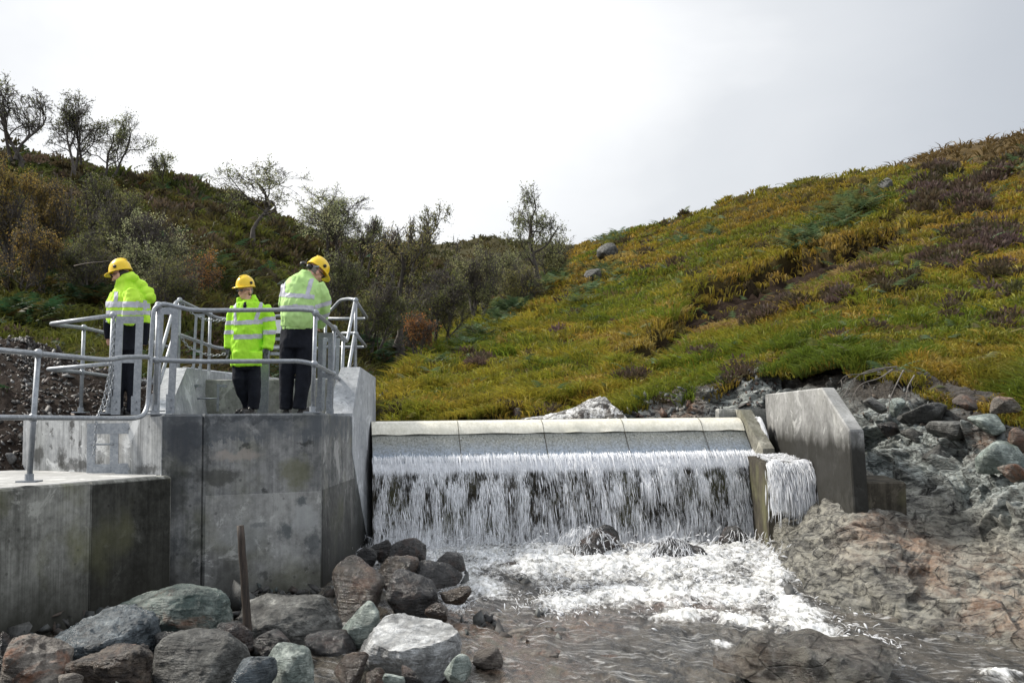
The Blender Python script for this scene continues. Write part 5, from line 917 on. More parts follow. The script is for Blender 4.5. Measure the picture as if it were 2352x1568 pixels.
ladder('lower ladder hanging on the spotted concrete face above the deck', (209, 262), 972, 1086, 10.15, (1020,), 19, [(221, 984), (266, 1076)], [.38, .19], 1, (212, 1076, .19))
ladder('small ladder with one rung inside the chamber at the back of the platform', (440, 500), 881, 944, 13.7, (915,), 5, [(442, 886), (502, 886)], .09, 1)
# steel plate, sign
e_ = MB().bar(pt(604, 948, 13.65), pt(606, 836, 13.65), 24 * 13.65 / F_, .02).build('steel_plate', M['galv'], None, base=pt(604, 948, 13.65)); tag(e_, 'upright galvanised steel plate behind the middle man', 'plate')
sg = empty('white_sign', pt(628, 868, 16.2), 'plain white board on a post, seen between the middle man and the bent man', 'sign')
MB().box(pt(629, 750, 16.2), .26, .02, .22).build('board', m_plain('white_board', (.72, .74, .76), .5, var=.04), sg)
MB().tube([pt(617, 870, 16.22), pt(617, 740, 16.22)], .02, 8).build('post', M['pipe'], sg, True)
for i, v in enumerate((778, 796, 812)): MB().bar(pt(612, v, 16.25), pt(646, v, 16.25), .05, .015, (0, 0, 1)).build('cross_bar', M['galv'], sg)
# chains
def chain(label, P, link=.052, r=.0052):
    P = smooth_path(P, 12); L = [0]
    for a, b in zip(P[:-1], P[1:]): L.append(L[-1] + np.linalg.norm(b - a))
    n = int(L[-1] / (link * .74)); mb = MB(); P = np.array(P)
    for k in range(n):
        s_ = (k + .5) * L[-1] / n; c = np.array([np.interp(s_, L, P[:, i]) for i in range(3)]); c2 = np.array([np.interp(min(s_ + .01, L[-1]), L, P[:, i]) for i in range(3)]); t = nrmz(c2 - c + 1e-6)
        a = nrmz(np.cross(t, [0, 1, .2])); b = np.cross(t, a); w_ = a if k % 2 else b; path = [c + t * math.cos(q) * link * .5 + w_ * math.sin(q) * link * .30 for q in np.linspace(0, 2 * math.pi, 9)]; mb.tube(path, r, 4, False)
    o = mb.build('chain', M['galv'], None, True, base=P[0]); tag(o, label, 'chain', 'galvanised safety chains')
chain('chain hanging straight down the post in front of the leftmost man', [pt(262, 728, 10.82), pt(259, 800, 10.82), pt(256, 838, 10.82), pt(247, 880, 10.8), pt(237, 925, 10.75), pt(224, 958, 10.6)])
chain('second chain hanging doubled beside the first from mid rail', [pt(257, 832, 10.78), pt(264, 850, 10.76), pt(258, 880, 10.74), pt(250, 915, 10.7), pt(241, 940, 10.65)])
chain('short chain dangling inside the lower ladder', [pt(221, 960, 10.1), pt(219, 1000, 10.08), pt(217, 1025, 10.06), pt(215, 1050, 10.05)])
chain('upper chain drooping across the ladder opening at the back', [pt(414, 693, 13.6), pt(440, 718, 13.6), pt(470, 733, 13.6), pt(505, 736, 13.6), pt(530, 730, 13.6)])
chain('lower chain drooping across the ladder opening at the back', [pt(414, 772, 13.6), pt(435, 798, 13.6), pt(470, 813, 13.6), pt(500, 816, 13.6), pt(530, 809, 13.6)])
# timber stake
st = [pt(572, 1492, 7.75), pt(566, 1400, 7.75), pt(559, 1300, 7.75), pt(552, 1206, 7.75)]
g = G('weathered_timber'); p = g.obj(); q = g.noise(g.map(p, (26, 26, 2)), 1.4, 6, .7); M['timber'] = g.pr(g.mix(g.mr(q, .38, .65), (.014, .010, .008), (.07, .05, .036)), .7, g.bump(q, .9, .012))
mb = MB().tube([lerp(a, b, t) + [.002 * math.sin(9 * t + i), 0, 0] for i, (a, b) in enumerate(zip(st[:-1], st[1:])) for t in (0, .33, .66)] + [st[-1]], [.034, .033, .034, .031, .032, .030, .030, .029, .028, .027], 9)
o = mb.build('timber_stake', M['timber'], None, True, base=st[0]); tag(o, 'dark weathered timber stake leaning in front of the concrete platform', 'stake')
# ------------------------------------------------------------------ people
def fabric(name, c1, c2, rough=.75, em=0, wr=1.0):
    g = G(name); p = g.obj(); a = g.noise(p, 7, 5, .6, .5); b = g.noise(g.map(p, (1, 1, 2)), 26, 4, .6); c = g.mix(g.mr(a, .35, .65), c1, c2)
    return g.pr(c, rough, g.bump(g.math('ADD', a, g.math('MULTIPLY', b, .3)), .35 * wr, .02), **{'Specular IOR Level': .25})
M['hiv'] = fabric('hi_vis_yellow', (.38, .78, .03), (.50, .93, .06)); M['hiv1'] = fabric('hi_vis_lime', (.46, .78, .045), (.58, .90, .08)); M['hiv3'] = fabric('faded_hi_vis', (.42, .66, .22), (.53, .78, .30))
M['tape'] = fabric('reflective_tape', (.46, .46, .52), (.56, .56, .62), .45); M['navy'] = fabric('dark_trousers', (.004, .005, .009), (.010, .012, .019), .85)
M['skin'] = m_plain('skin', (.64, .37, .27), .5, var=.12, sc_=14); M['hair'] = m_plain('dark_hair', (.03, .022, .017), .7, var=.4, sc_=60); M['hairg'] = m_plain('grey_hair', (.22, .19, .16), .7, var=.3, sc_=60)
M['hat'] = m_plain('yellow_plastic', (.86, .58, .02), .28, var=.05, sc_=8, bump=.02); M['black'] = m_plain('black_rubber', (.012, .012, .013), .45); M['glove'] = fabric('grey_glove', (.05, .055, .06), (.11, .115, .12), .8); M['boot'] = m_plain('black_leather', (.012, .011, .010), .4); M['lens'] = m_plain('dark_lens', (.03, .025, .025), .15); M['grey'] = m_plain('grey_plastic', (.35, .36, .37), .4)
def remesh(mb, vox, it=2, fold=.0, seed=0, nscale=(7, 7, 4)):
    me = mkmesh('tmp', mb.V, mb.F); o = bpy.data.objects.new('tmp', me); COL.objects.link(o); md = o.modifiers.new('r', 'REMESH'); md.mode = 'VOXEL'; md.voxel_size = vox
    dg = bpy.context.evaluated_depsgraph_get(); dg.update(); m2 = bpy.data.meshes.new_from_object(o.evaluated_get(dg)); bpy.data.objects.remove(o); bpy.data.meshes.remove(me)
    n = len(m2.vertices); V = np.zeros(n * 3); m2.vertices.foreach_get('co', V); V = V.reshape(-1, 3); E = np.zeros(len(m2.edges) * 2, int); m2.edges.foreach_get('vertices', E); E = E.reshape(-1, 2)
    F = [tuple(p.vertices) for p in m2.polygons]; bpy.data.meshes.remove(m2)
    deg = np.bincount(E.ravel(), minlength=n)[:, None].clip(1)
    for _ in range(it):
        S = np.zeros_like(V); np.add.at(S, E[:, 0], V[E[:, 1]]); np.add.at(S, E[:, 1], V[E[:, 0]]); V = V * .45 + S / deg * .55
    Fa = np.array([f[:3] for f in F]); fn = np.cross(V[Fa[:, 1]] - V[Fa[:, 0]], V[Fa[:, 2]] - V[Fa[:, 0]]); N = np.zeros_like(V); [np.add.at(N, Fa[:, k], fn) for k in range(3)]; N = nrmz(N)
    if fold: V = V + N * ((ridge(V * np.array(nscale), 1, 3, seed, .55) - .55) * fold + (fbm(V, 13, 2, seed + 3) - .5) * fold * .5)[:, None]
    return V, F, N
def part(name, vfn, mat, parent, stripe=None, tmat=None, tname='reflective_tape'):
    V, F, N = vfn; 
    if stripe is None: return mk(name, V, F, mat, parent, True)
    C = np.array([V[list(f)].mean(0) for f in F]); Nf = np.array([N[list(f)].mean(0) for f in F]); u, v = proj(C); m = stripe(u, v, C, Nf)
    o = mk(name, V, [f for f, k in zip(F, m) if not k], mat, parent, True)
    Fs = [f for f, k in zip(F, m) if k]; use = sorted({i for f in Fs for i in f}); ix = {a: i for i, a in enumerate(use)}
    mk(tname, V[use] + N[use] * .003, [tuple(ix[i] for i in f) for f in Fs], tmat or M['tape'], o, True); return o
class Fig:
    def __init__(s, D): s.D = D; s.k = D / F_
    def p(s, u, v, d=0): return pt(u, v, s.D + d)
    def t(s, mb, pts, n=14):              # pts: (u, v, depth offset m, half-width px, half-depth m)
        return mb.tube([s.p(a[0], a[1], a[2]) for a in pts], [a[3] * s.k for a in pts], n, True, [a[4] if len(a) > 4 else a[3] * s.k for a in pts])
def basis(fwd, up=(0, 0, 1)):
    f = nrmz(np.array(fwd, float)); r = nrmz(np.cross(f, up)); return np.array([r, f, np.cross(r, f)])   # right, forward, up
def head(mb, c, B, s=1.0):
    r, f, u = B; E = lambda x, y, z, a, b, d, nu=12, nv=8: mb.ell(c + (r * x + f * y + u * z) * s, a * s, b * s, d * s, B, nu, nv, -.98)
    E(0, -.012, .03, .076, .095, .095); E(0, .028, -.045, .058, .062, .072); E(0, .062, -.092, .030, .024, .022)      # skull, jaw, chin
    E(0, .098, -.022, .014, .020, .026); E(0, .108, -.036, .017, .014, .012); E(0, .084, .018, .055, .018, .014)      # nose, nose tip, brow
    E(0, .088, -.062, .026, .011, .008); E(0, .086, -.074, .022, .011, .007)                                            # lips
    for q in (-1, 1): E(q * .078, -.012, -.02, .010, .022, .034); E(q * .048, .055, -.03, .022, .024, .024); E(q * .032, .082, .002, .013, .010, .009)
def hat(par, c, B, s=1.0, peak=.055):
    r, f, u = B; mb = MB(); n = 28; prof = [(1.02, 0), (1.0, .03), (.95, .065), (.84, .098), (.66, .125), (.42, .143), (.16, .150)]; V = []; F = []
    for (k, z) in prof:
        for i in range(n): q = 2 * math.pi * i / n; V.append(c + (r * math.cos(q) * .112 * k + f * math.sin(q) * .138 * k + u * z) * s)
    for j in range(len(prof) - 1):
        for i in range(n): i2 = (i + 1) % n; F.append((j * n + i, j * n + i2, (j + 1) * n + i2, (j + 1) * n + i))
    F.append(tuple((len(prof) - 1) * n + i for i in range(n))); mb.add(V, F)
    mb.tube([c + (f * (.115 - .23 * t) + u * (.150 - .9 * (t - .5) ** 2 * .20)) * s for t in np.linspace(.08, .92, 9)], .016 * s, 8)
    o = mb.build('hard_hat', M['hat'], par, True)
    V = []; F = []
    for lvl in range(2):
        for i in range(n):
            q = 2 * math.pi * i / n; sn = max(0, math.sin(q)); e = .010 + peak * sn ** 1.6; k = 0 if lvl == 0 else 1
            V.append(c + (r * math.cos(q) * (.112 + e * k) + f * math.sin(q) * (.138 + e * k) + u * (.004 - .020 * k * sn)) * s)
    for lvl in range(2):
        for i in range(n):
            q = 2 * math.pi * i / n; sn = max(0, math.sin(q)); e = .010 + peak * sn ** 1.6; k = 1 - lvl
            V.append(c + (r * math.cos(q) * (.110 + e * k) + f * math.sin(q) * (.136 + e * k) + u * (-.008 - .020 * k * sn)) * s)
    for j in range(4):
        for i in range(n): i2 = (i + 1) % n; j2 = (j + 1) % 4; F.append((j * n + i, j * n + i2, j2 * n + i2, j2 * n + i))
    mk('peak', V, F, M['hat'], o, True)
    for q in (-1, 1):
        a = c + (r * q * .110 + u * .045) * s; MB().tube([a, a + r * q * .016 * s], .020 * s, 10).build('ear_guard_socket', M['black'], o, True)
    return o
def hand(mb, w, d, side, sp=1, s=1.0):     # relaxed hand hanging from wrist w along d; side = direction of the thumb
    d = nrmz(d); x = nrmz(np.array(side) - d * (np.array(side) @ d)); y = np.cross(d, x)
    mb.tube([w, w + d * .03, w + d * .06, w + d * .095], [.024, .034, .039, .036], 10, True, [.018, .018, .017, .014])
    for i, (o_, L) in enumerate(((.028, .070), (.010, .078), (-.008, .073), (-.026, .057))):
        a = w + d * .09 + x * o_; mb.tube([a, a + d * L * .45 + y * .004 * sp, a + d * L * .8 + y * .014 * sp, a + d * L + y * .026 * sp], [.0095, .009, .0082, .006], 7)
    a = w + d * .035 + x * .030; mb.tube([a, a + x * .022 + d * .028 + y * .006 * sp, a + x * .026 + d * .055 + y * .014 * sp], [.012, .0105, .008], 7)
def shoe(mb, heel, fwd, L=.27):
    f = nrmz(np.array(fwd) * [1, 1, 0]); B = np.array([np.cross(f, [0, 0, 1]), f, [0, 0, 1.]]); h = np.array(heel)
    mb.ell(h + f * .03 + [0, 0, .055], .040, .06, .06, B, 10, 6, -.9).ell(h + f * (L * .55) + [0, 0, .035], .048, L * .42, .045, B, 12, 6, -.75).box(h + f * (L * .42) + [0, 0, .012], .085, L * .98, .024, B)
# ---- leftmost man: seen from behind his left side, looking left, hood hanging
f1_ = Fig(12.0); pe = empty('person', f1_.p(288, 951) * [1, 1, 0] + [0, 0, ZP], 'man in lime hi-vis jacket with hood, turned left behind the ladder frame', 'person')
Bh = basis((-.93, .12, -.20), (0.05, 0, 1)); hc = f1_.p(277, 631)
mb = MB(); head(mb, hc, Bh); f1_.t(mb, [(287, 645, 0, 11, .055), (292, 660, 0, 12, .06), (296, 680, 0, 26, .12), (296, 730, 0, 30, .11), (292, 790, 0, 27, .11)])
for (a, b) in (((272, 790), (272, 930)), ((304, 790), (303, 930))): f1_.t(mb, [(a[0], a[1], .02, 11, .06), ((a[0] + b[0]) / 2, 865, .02, 9, .05), (b[0], b[1], .02, 7, .04)])
for (du, dd) in ((-1, .12), (1, -.12)):
    f1_.t(mb, [(296 + du * 24, 685, .02, 8, .04), (294 + du * 36, 730, .02, 7, .035), (291 + du * 40, 764, .02, 5, .028)]); hand(mb, f1_.p(291 + du * 40, 762, .02), (0, .02, -1), (-1, 0, 0))
part('body', remesh(mb, .007, 1), M['skin'], pe)
mb = MB(); f1_.t(mb, [(291, 744, 0, 41, .17), (292, 722, 0, 43, .18), (293, 700, 0, 43, .185), (292, 682, 0, 38, .17), (291, 668, 0, 29, .14), (289, 655, 0, 21, .10), (287, 641, .0, 18, .085)], 18)
f1_.t(mb, [(300, 672, -.16, 18), (305, 690, -.2, 19), (300, 715, -.22, 17), (293, 744, -.2, 15)]); f1_.t(mb, [(318, 672, .05, 15), (330, 700, .03, 14), (334, 743, .02, 12)]); f1_.t(mb, [(268, 676, .02, 13), (258, 700, .0, 13), (252, 741, 0, 11)])
for a in (((306, 645, .06), 13), ((322, 656, .07), 14), ((336, 672, .08), 14), ((345, 684, .08), 11)): c_ = f1_.p(*a[0]); mb.ell(c_, a[1] * f1_.k * 1.1, .11, a[1] * f1_.k, None, 12, 8, -.98)
f1_.t(mb, [(270, 662, -.04, 8), (276, 650, -.05, 9), (290, 640, -.04, 12), (305, 636, -.02, 11), (314, 642, 0, 8)])
def s1(u, v, C, N): return ((v > 692 - (u - 290) * -.10 * (u > 320)) & (v < 706 + (u - 320).clip(0) * .12) & (u < 344)) | ((v > 713) & (v < 723) & (u > 244)) | ((v > 670) & (v < 694) & (np.abs(u - 267 + (v - 675) * .05) < 4.5) & (N[:, 1] < .3)) | ((np.abs(u - 333) < 4) & (v > 690) & (v < 712))
part('jacket', remesh(mb, .010, 2, .036, 1), M['hiv1'], pe, s1)
mb = MB(); f1_.t(mb, [(248, 733, 0, 10), (247, 755, 0, 9), (249, 778, .02, 8)]); f1_.t(mb, [(334, 736, .02, 11), (335, 760, .02, 10), (331, 792, .02, 8)]); f1_.t(mb, [(292, 728, 0, 36, .15), (292, 765, 0, 35, .15), (290, 800, 0, 33, .14)]); o = part('under_jacket', remesh(mb, .012, 2, .012, 2), M['navy'], pe); a, b = f1_.p(243, 738, -.06), f1_.p(253, 737, -.06); MB().bar(a, b, .022, .012, (0, 0, 1)).build('cuff_band', M['tape'], o)
mb = MB(); f1_.t(mb, [(290, 775, 0, 33, .14), (290, 805, 0, 33, .13)]); f1_.t(mb, [(275, 795, 0, 17, .10), (273, 860, 0, 15, .09), (270, 915, 0, 13, .08), (269, 944, 0, 13, .085)]); f1_.t(mb, [(304, 795, .03, 17, .10), (305, 860, .05, 15, .09), (305, 915, .05, 13, .08), (305, 944, .05, 13, .085)]); part('trousers', remesh(mb, .012, 2, .022, 3), M['navy'], pe)
for (u, d) in ((272, 0), (307, .05)):
    mb = MB(); q = f1_.p(u, 950, d); q[2] = ZP + .001; shoe(mb, q + [.05, 0, 0], (-1, .05, 0)); part('boot', remesh(mb, .007, 1), M['boot'], pe)
hat(pe, hc + Bh[2] * .042 - Bh[1] * .004, Bh); mb = MB(); mb.ell(hc + Bh[1] * -.035 + Bh[2] * .005, .080, .072, .075, Bh, 12, 8, -.95); mb.build('hair', M['hair'], pe, True); mb = MB(); mb.ell(hc + Bh[1] * .045 + Bh[2] * -.075, .056, .052, .046, Bh, 12, 8, -.98); part('beard', remesh(mb, .006, 1, .006, 4, (30, 30, 30)), M['hair'], pe)
mb = MB(); [mb.box(hc + Bh[0] * q * .034 + Bh[1] * .097 + Bh[2] * .004, .050, .008, .034, Bh) for q in (-1, 1)]; [mb.box(hc + Bh[0] * q * .070 + Bh[1] * .045 + Bh[2] * .010, .006, .11, .010, Bh) for q in (-1, 1)]; mb.box(hc + Bh[1] * .100 + Bh[2] * .010, .02, .006, .008, Bh); mb.build('glasses', M['lens'], pe)
# ---- middle man: long coat, faces the camera, head turned to the left
f2_ = Fig(13.1); pe = empty('person', f2_.p(576, 943) * [1, 1, 0] + [0, 0, ZP], 'man in long bright hi-vis coat and grey gloves walking towards the front rail', 'person')
Bh = basis((-.52, -.83, -.08)); hc = f2_.p(564, 668)
mb = MB(); head(mb, hc, Bh); f2_.t(mb, [(567, 680, 0, 10, .055), (569, 694, 0, 12, .06), (572, 712, 0, 30, .11), (570, 780, 0, 28, .11), (566, 840, 0, 26, .11)])
f2_.t(mb, [(552, 835, 0, 11, .06), (550, 872, -.04, 8, .045), (561, 908, .03, 6, .035), (568, 926, .09, 5, .03)]); f2_.t(mb, [(582, 835, 0, 11, .06), (582, 890, -.02, 9, .05), (581, 936, 0, 7, .04)])
f2_.t(mb, [(538, 706, 0, 10, .05), (530, 750, 0, 8, .045), (526, 798, -.04, 5, .03)]); f2_.t(mb, [(612, 706, 0, 10, .05), (620, 750, 0, 8, .045), (613, 798, -.06, 5, .03)])
hand(mb, f2_.p(526, 797, -.04), (-.02, -.1, -1), (.5, -1, 0)); hand(mb, f2_.p(611, 797, -.06), (-.06, -.1, -1), (-.5, -1, 0), -1); part('body', remesh(mb, .006, 1), M['skin'], pe)
mb = MB(); f2_.t(mb, [(566, 841, 0, 35, .19), (566, 815, 0, 36, .19), (567, 775, 0, 37, .18), (569, 740, 0, 39, .17), (571, 715, 0, 40, .155), (572, 702, 0, 34, .13), (572, 697, .03, 20, .085), (573, 690, .06, 13, .045)], 20)
f2_.t(mb, [(542, 706, 0, 13), (535, 725, 0, 13.5), (531, 750, 0, 12.5), (528, 775, -.02, 11.5), (526, 800, -.04, 10.5)]); f2_.t(mb, [(606, 706, 0, 14), (616, 728, 0, 14.5), (620, 755, -.01, 13.5), (618, 780, -.04, 12.5), (614, 801, -.06, 12)])
f2_.t(mb, [(551, 697, -.04, 7), (549, 684, -.03, 5)]); f2_.t(mb, [(584, 693, -.04, 8), (583, 678, .0, 5)]); f2_.t(mb, [(588, 808, -.165, 13, .03), (588, 830, -.165, 13, .035)]); f2_.t(mb, [(546, 808, -.165, 11, .03), (546, 830, -.165, 11, .035)])
def s2(u, v, C, N):
    t = (u > 537) & (u < 603); ar = ~t; return (t & (np.abs(v - 740 + .05 * (u - 570)) < 5.2)) | (t & (np.abs(v - 773 + .04 * (u - 570)) < 5.5)) | (t & (N[:, 1] < .2) & (v < 740) & (v > 694) & ((np.abs(u - 538 - (v - 697) * .03) < 4.6) | (np.abs(u - 602 + (v - 694) * .36) < 4.6))) | ((u >= 603) & ((np.abs(v - 733 + .1 * (u - 615)) < 5) | (np.abs(v - 763 + .02 * (u - 615)) < 5))) | ((u <= 537) & ((np.abs(v - 741) < 4.5) | (np.abs(v - 763) < 4.5)))
part('jacket', remesh(mb, .009, 2, .034, 5), M['hiv'], pe, s2)
mb = MB(); f2_.t(mb, [(566, 825, 0, 31, .15), (566, 850, 0, 31, .15)]); f2_.t(mb, [(551, 845, 0, 18, .10), (549, 870, -.05, 16.5, .095), (557, 900, 0, 14, .08), (567, 925, .09, 12, .08), (572, 938, .12, 12, .085)]); f2_.t(mb, [(581, 845, 0, 17, .10), (584, 880, -.03, 15.5, .09), (584, 912, -.04, 13, .085), (581, 938, -.03, 13, .085)]); part('trousers', remesh(mb, .010, 2, .022, 6), M['navy'], pe)
mb = MB(); mb.tube([f2_.p(562, 712, -.140), f2_.p(563, 704, -.128), f2_.p(565, 697, -.09)], [.014, .030, .042], 10); part('shirt', remesh(mb, .008, 1), M['navy'], pe)
mb = MB(); hand(mb, f2_.p(526, 797, -.04), (-.02, -.1, -1), (.5, -1, 0), 1); mg = MB(); hand(mg, f2_.p(611, 797, -.06), (-.06, -.1, -1), (-.5, -1, 0), -1)
for m_ in (mb, mg): V, F, N = remesh(m_, .0045, 1); mk('glove', V + N * .004, F, M['glove'], pe, True)
for (u, d, fx) in ((572, .12, (-.4, -.9, 0)), (580, -.04, (-.35, -1, 0))):
    mb = MB(); q = f2_.p(u, 943, d); q[2] = ZP + .001; shoe(mb, q, fx); part('boot', remesh(mb, .007, 1), M['boot'], pe)
o = hat(pe, hc + Bh[2] * .056, Bh, .97); mb = MB(); mb.ell(hc + Bh[1] * -.035, .079, .070, .070, Bh, 12, 8, -.95); mb.build('hair', M['hairg'], pe, True)
mb = MB(); [mb.box(hc + Bh[0] * q * .034 + Bh[1] * .099 + Bh[2] * .004, .044, .006, .024, Bh) for q in (-1, 1)]; [mb.box(hc + Bh[0] * q * .072 + Bh[1] * .045 + Bh[2] * .010, .006, .11, .008, Bh) for q in (-1, 1)]; mb.box(hc + Bh[1] * .102 + Bh[2] * .010, .02, .005, .008, Bh); mb.build('glasses', M['lens'], pe)
# ---- right man: from behind, bending his head, faded bomber jacket
f3_ = Fig(11.55); pe = empty('person', f3_.p(676, 944) * [1, 1, 0] + [0, 0, ZP], 'man seen from behind in faded hi-vis bomber jacket, head bowed, ear defenders on hat', 'person')
Bh = basis((.62, .62, -.62), (.45, .35, 1)); hc = f3_.p(725, 625, .10)
mb = MB(); head(mb, hc, Bh); mb.tube([hc - Bh[2] * .04 - Bh[1] * .03, f3_.p(708, 634, .03), f3_.p(700, 655, 0)], [.058, .062, .075], 10)
f3_.t(mb, [(698, 650, 0, 30, .10), (690, 690, 0, 34, .12), (684, 750, 0, 28, .10), (683, 790, 0, 29, .10)]); f3_.t(mb, [(664, 790, 0, 14, .07), (660, 870, .02, 11, .06), (657, 935, .03, 8, .045)]); f3_.t(mb, [(702, 790, 0, 14, .07), (696, 870, 0, 11, .06), (690, 935, -.02, 8, .045)])
f3_.t(mb, [(736, 664, .02, 10, .05), (746, 705, .10, 9, .045), (735, 740, .26, 6, .03)]); f3_.t(mb, [(660, 664, .02, 10, .05), (652, 700, .14, 9, .045), (672, 735, .32, 6, .03)]); hand(mb, f3_.p(735, 740, .26), (-.3, .6, -.5), (-.5, .4, .3)); hand(mb, f3_.p(672, 735, .32), (.4, .6, -.4), (.3, .5, .4))
part('body', remesh(mb, .007, 1), M['skin'], pe)
mb = MB(); f3_.t(mb, [(683, 753, 0, 36, .15), (684, 744, 0, 38, .17), (686, 728, 0, 43, .20), (690, 705, 0, 46, .20), (694, 680, .02, 46, .19), (697, 660, .03, 44, .165), (700, 646, .04, 36, .13), (704, 635, .05, 20, .09), (707, 624, .06, 15, .08)], 20)
f3_.t(mb, [(728, 655, .03, 17), (739, 675, .05, 17.5), (743, 698, .10, 17), (740, 722, .19, 15.5), (736, 744, .26, 11), (735, 752, .27, 9)]); f3_.t(mb, [(662, 660, .03, 16), (655, 685, .08, 15), (656, 710, .2, 13), (668, 735, .3, 11)])
def s3(u, v, C, N):
    t = u < 722 + (v - 680) * .0; w_ = -.0 * u
    return (t & (np.abs(v - (699 - 3 + .12 * (u - 700).clip(0) + 0)) < 5) & (v > 688) & (v < 712)) * 0 | (t & (np.abs(v - (678 + .07 * (u - 668))) < 5)) | (t & (np.abs(v - (704 + .09 * (u - 680).clip(0) - .10 * (680 - u).clip(0) * -1)) < 5) & (u < 724)) | ((N[:, 1] < .3) & (v < 680) & (v > 640) & ((np.abs(u - 651 + (v - 650) * .07) < 5) | (np.abs(u - 716 + (v - 640) * .28) < 5))) | ((u > 723) & (np.abs(v - (701 - .30 * (u - 738))) < 5)) | ((u > 723) & (np.abs(v - (727 - .35 * (u - 742))) < 4.5))
part('jacket', remesh(mb, .009, 2, .034, 8), M['hiv3'], pe, s3)
mb = MB(); mb.tube([f3_.p(683, 750, 0), f3_.p(683, 758, 0)], 36 * f3_.k, 20, True, .152); part('waistband', remesh(mb, .009, 1, .010, 9, (60, 60, 4)), M['hiv3'], pe)
mb = MB(); f3_.t(mb, [(684, 748, 0, 36, .145), (683, 775, 0, 39, .15), (682, 800, 0, 39, .15)]); f3_.t(mb, [(663, 790, 0, 20, .11), (660, 850, .01, 18, .10), (658, 900, .03, 15.5, .09), (657, 939, .03, 14.5, .09)]); f3_.t(mb, [(702, 790, 0, 20, .11), (699, 850, 0, 19, .10), (693, 900, -.02, 16, .09), (688, 939, -.02, 15, .09)]); part('trousers', remesh(mb, .011, 2, .022, 10), M['navy'], pe)
for (u, d, fx) in ((657, .02, (-.1, 1, 0)), (690, -.03, (.5, .85, 0))):
    mb = MB(); q = f3_.p(u, 944, d); q[2] = ZP + .001; shoe(mb, q, fx); part('boot', remesh(mb, .007, 1), M['boot'], pe)
o = hat(pe, hc + Bh[2] * .042, Bh, 1.0); mb = MB(); mb.ell(hc + Bh[1] * -.035, .079, .070, .075, Bh, 12, 8, -.95); mb.build('hair', M['hairg'], pe, True)
for (u, v, d) in ((712, 613, .03), (697, 607, .12)): mb = MB(); mb.ell(f3_.p(u, v, d), .055, .042, .036, basis((.9, -.2, -.25)), 12, 8, -.9); mb.build('ear_defender', M['black'], pe, True)
MB().tube(smooth_path([f3_.p(712, 613, .05), f3_.p(722, 612, .02), f3_.p(733, 612, .0)], 4), .011, 6).build('ear_defender_arm', M['grey'], pe, True)
mb = MB(); [mb.box(hc + Bh[0] * q * .034 + Bh[1] * .097 + Bh[2] * .004, .052, .006, .032, Bh) for q in (-1, 1)]; [mb.box(hc + Bh[0] * q * .074 + Bh[1] * .045 + Bh[2] * .008, .006, .11, .012, Bh) for q in (-1, 1)]; mb.box(hc + Bh[1] * .1 + Bh[2] * .01, .02, .005, .008, Bh); mb.build('glasses', M['lens'], pe)
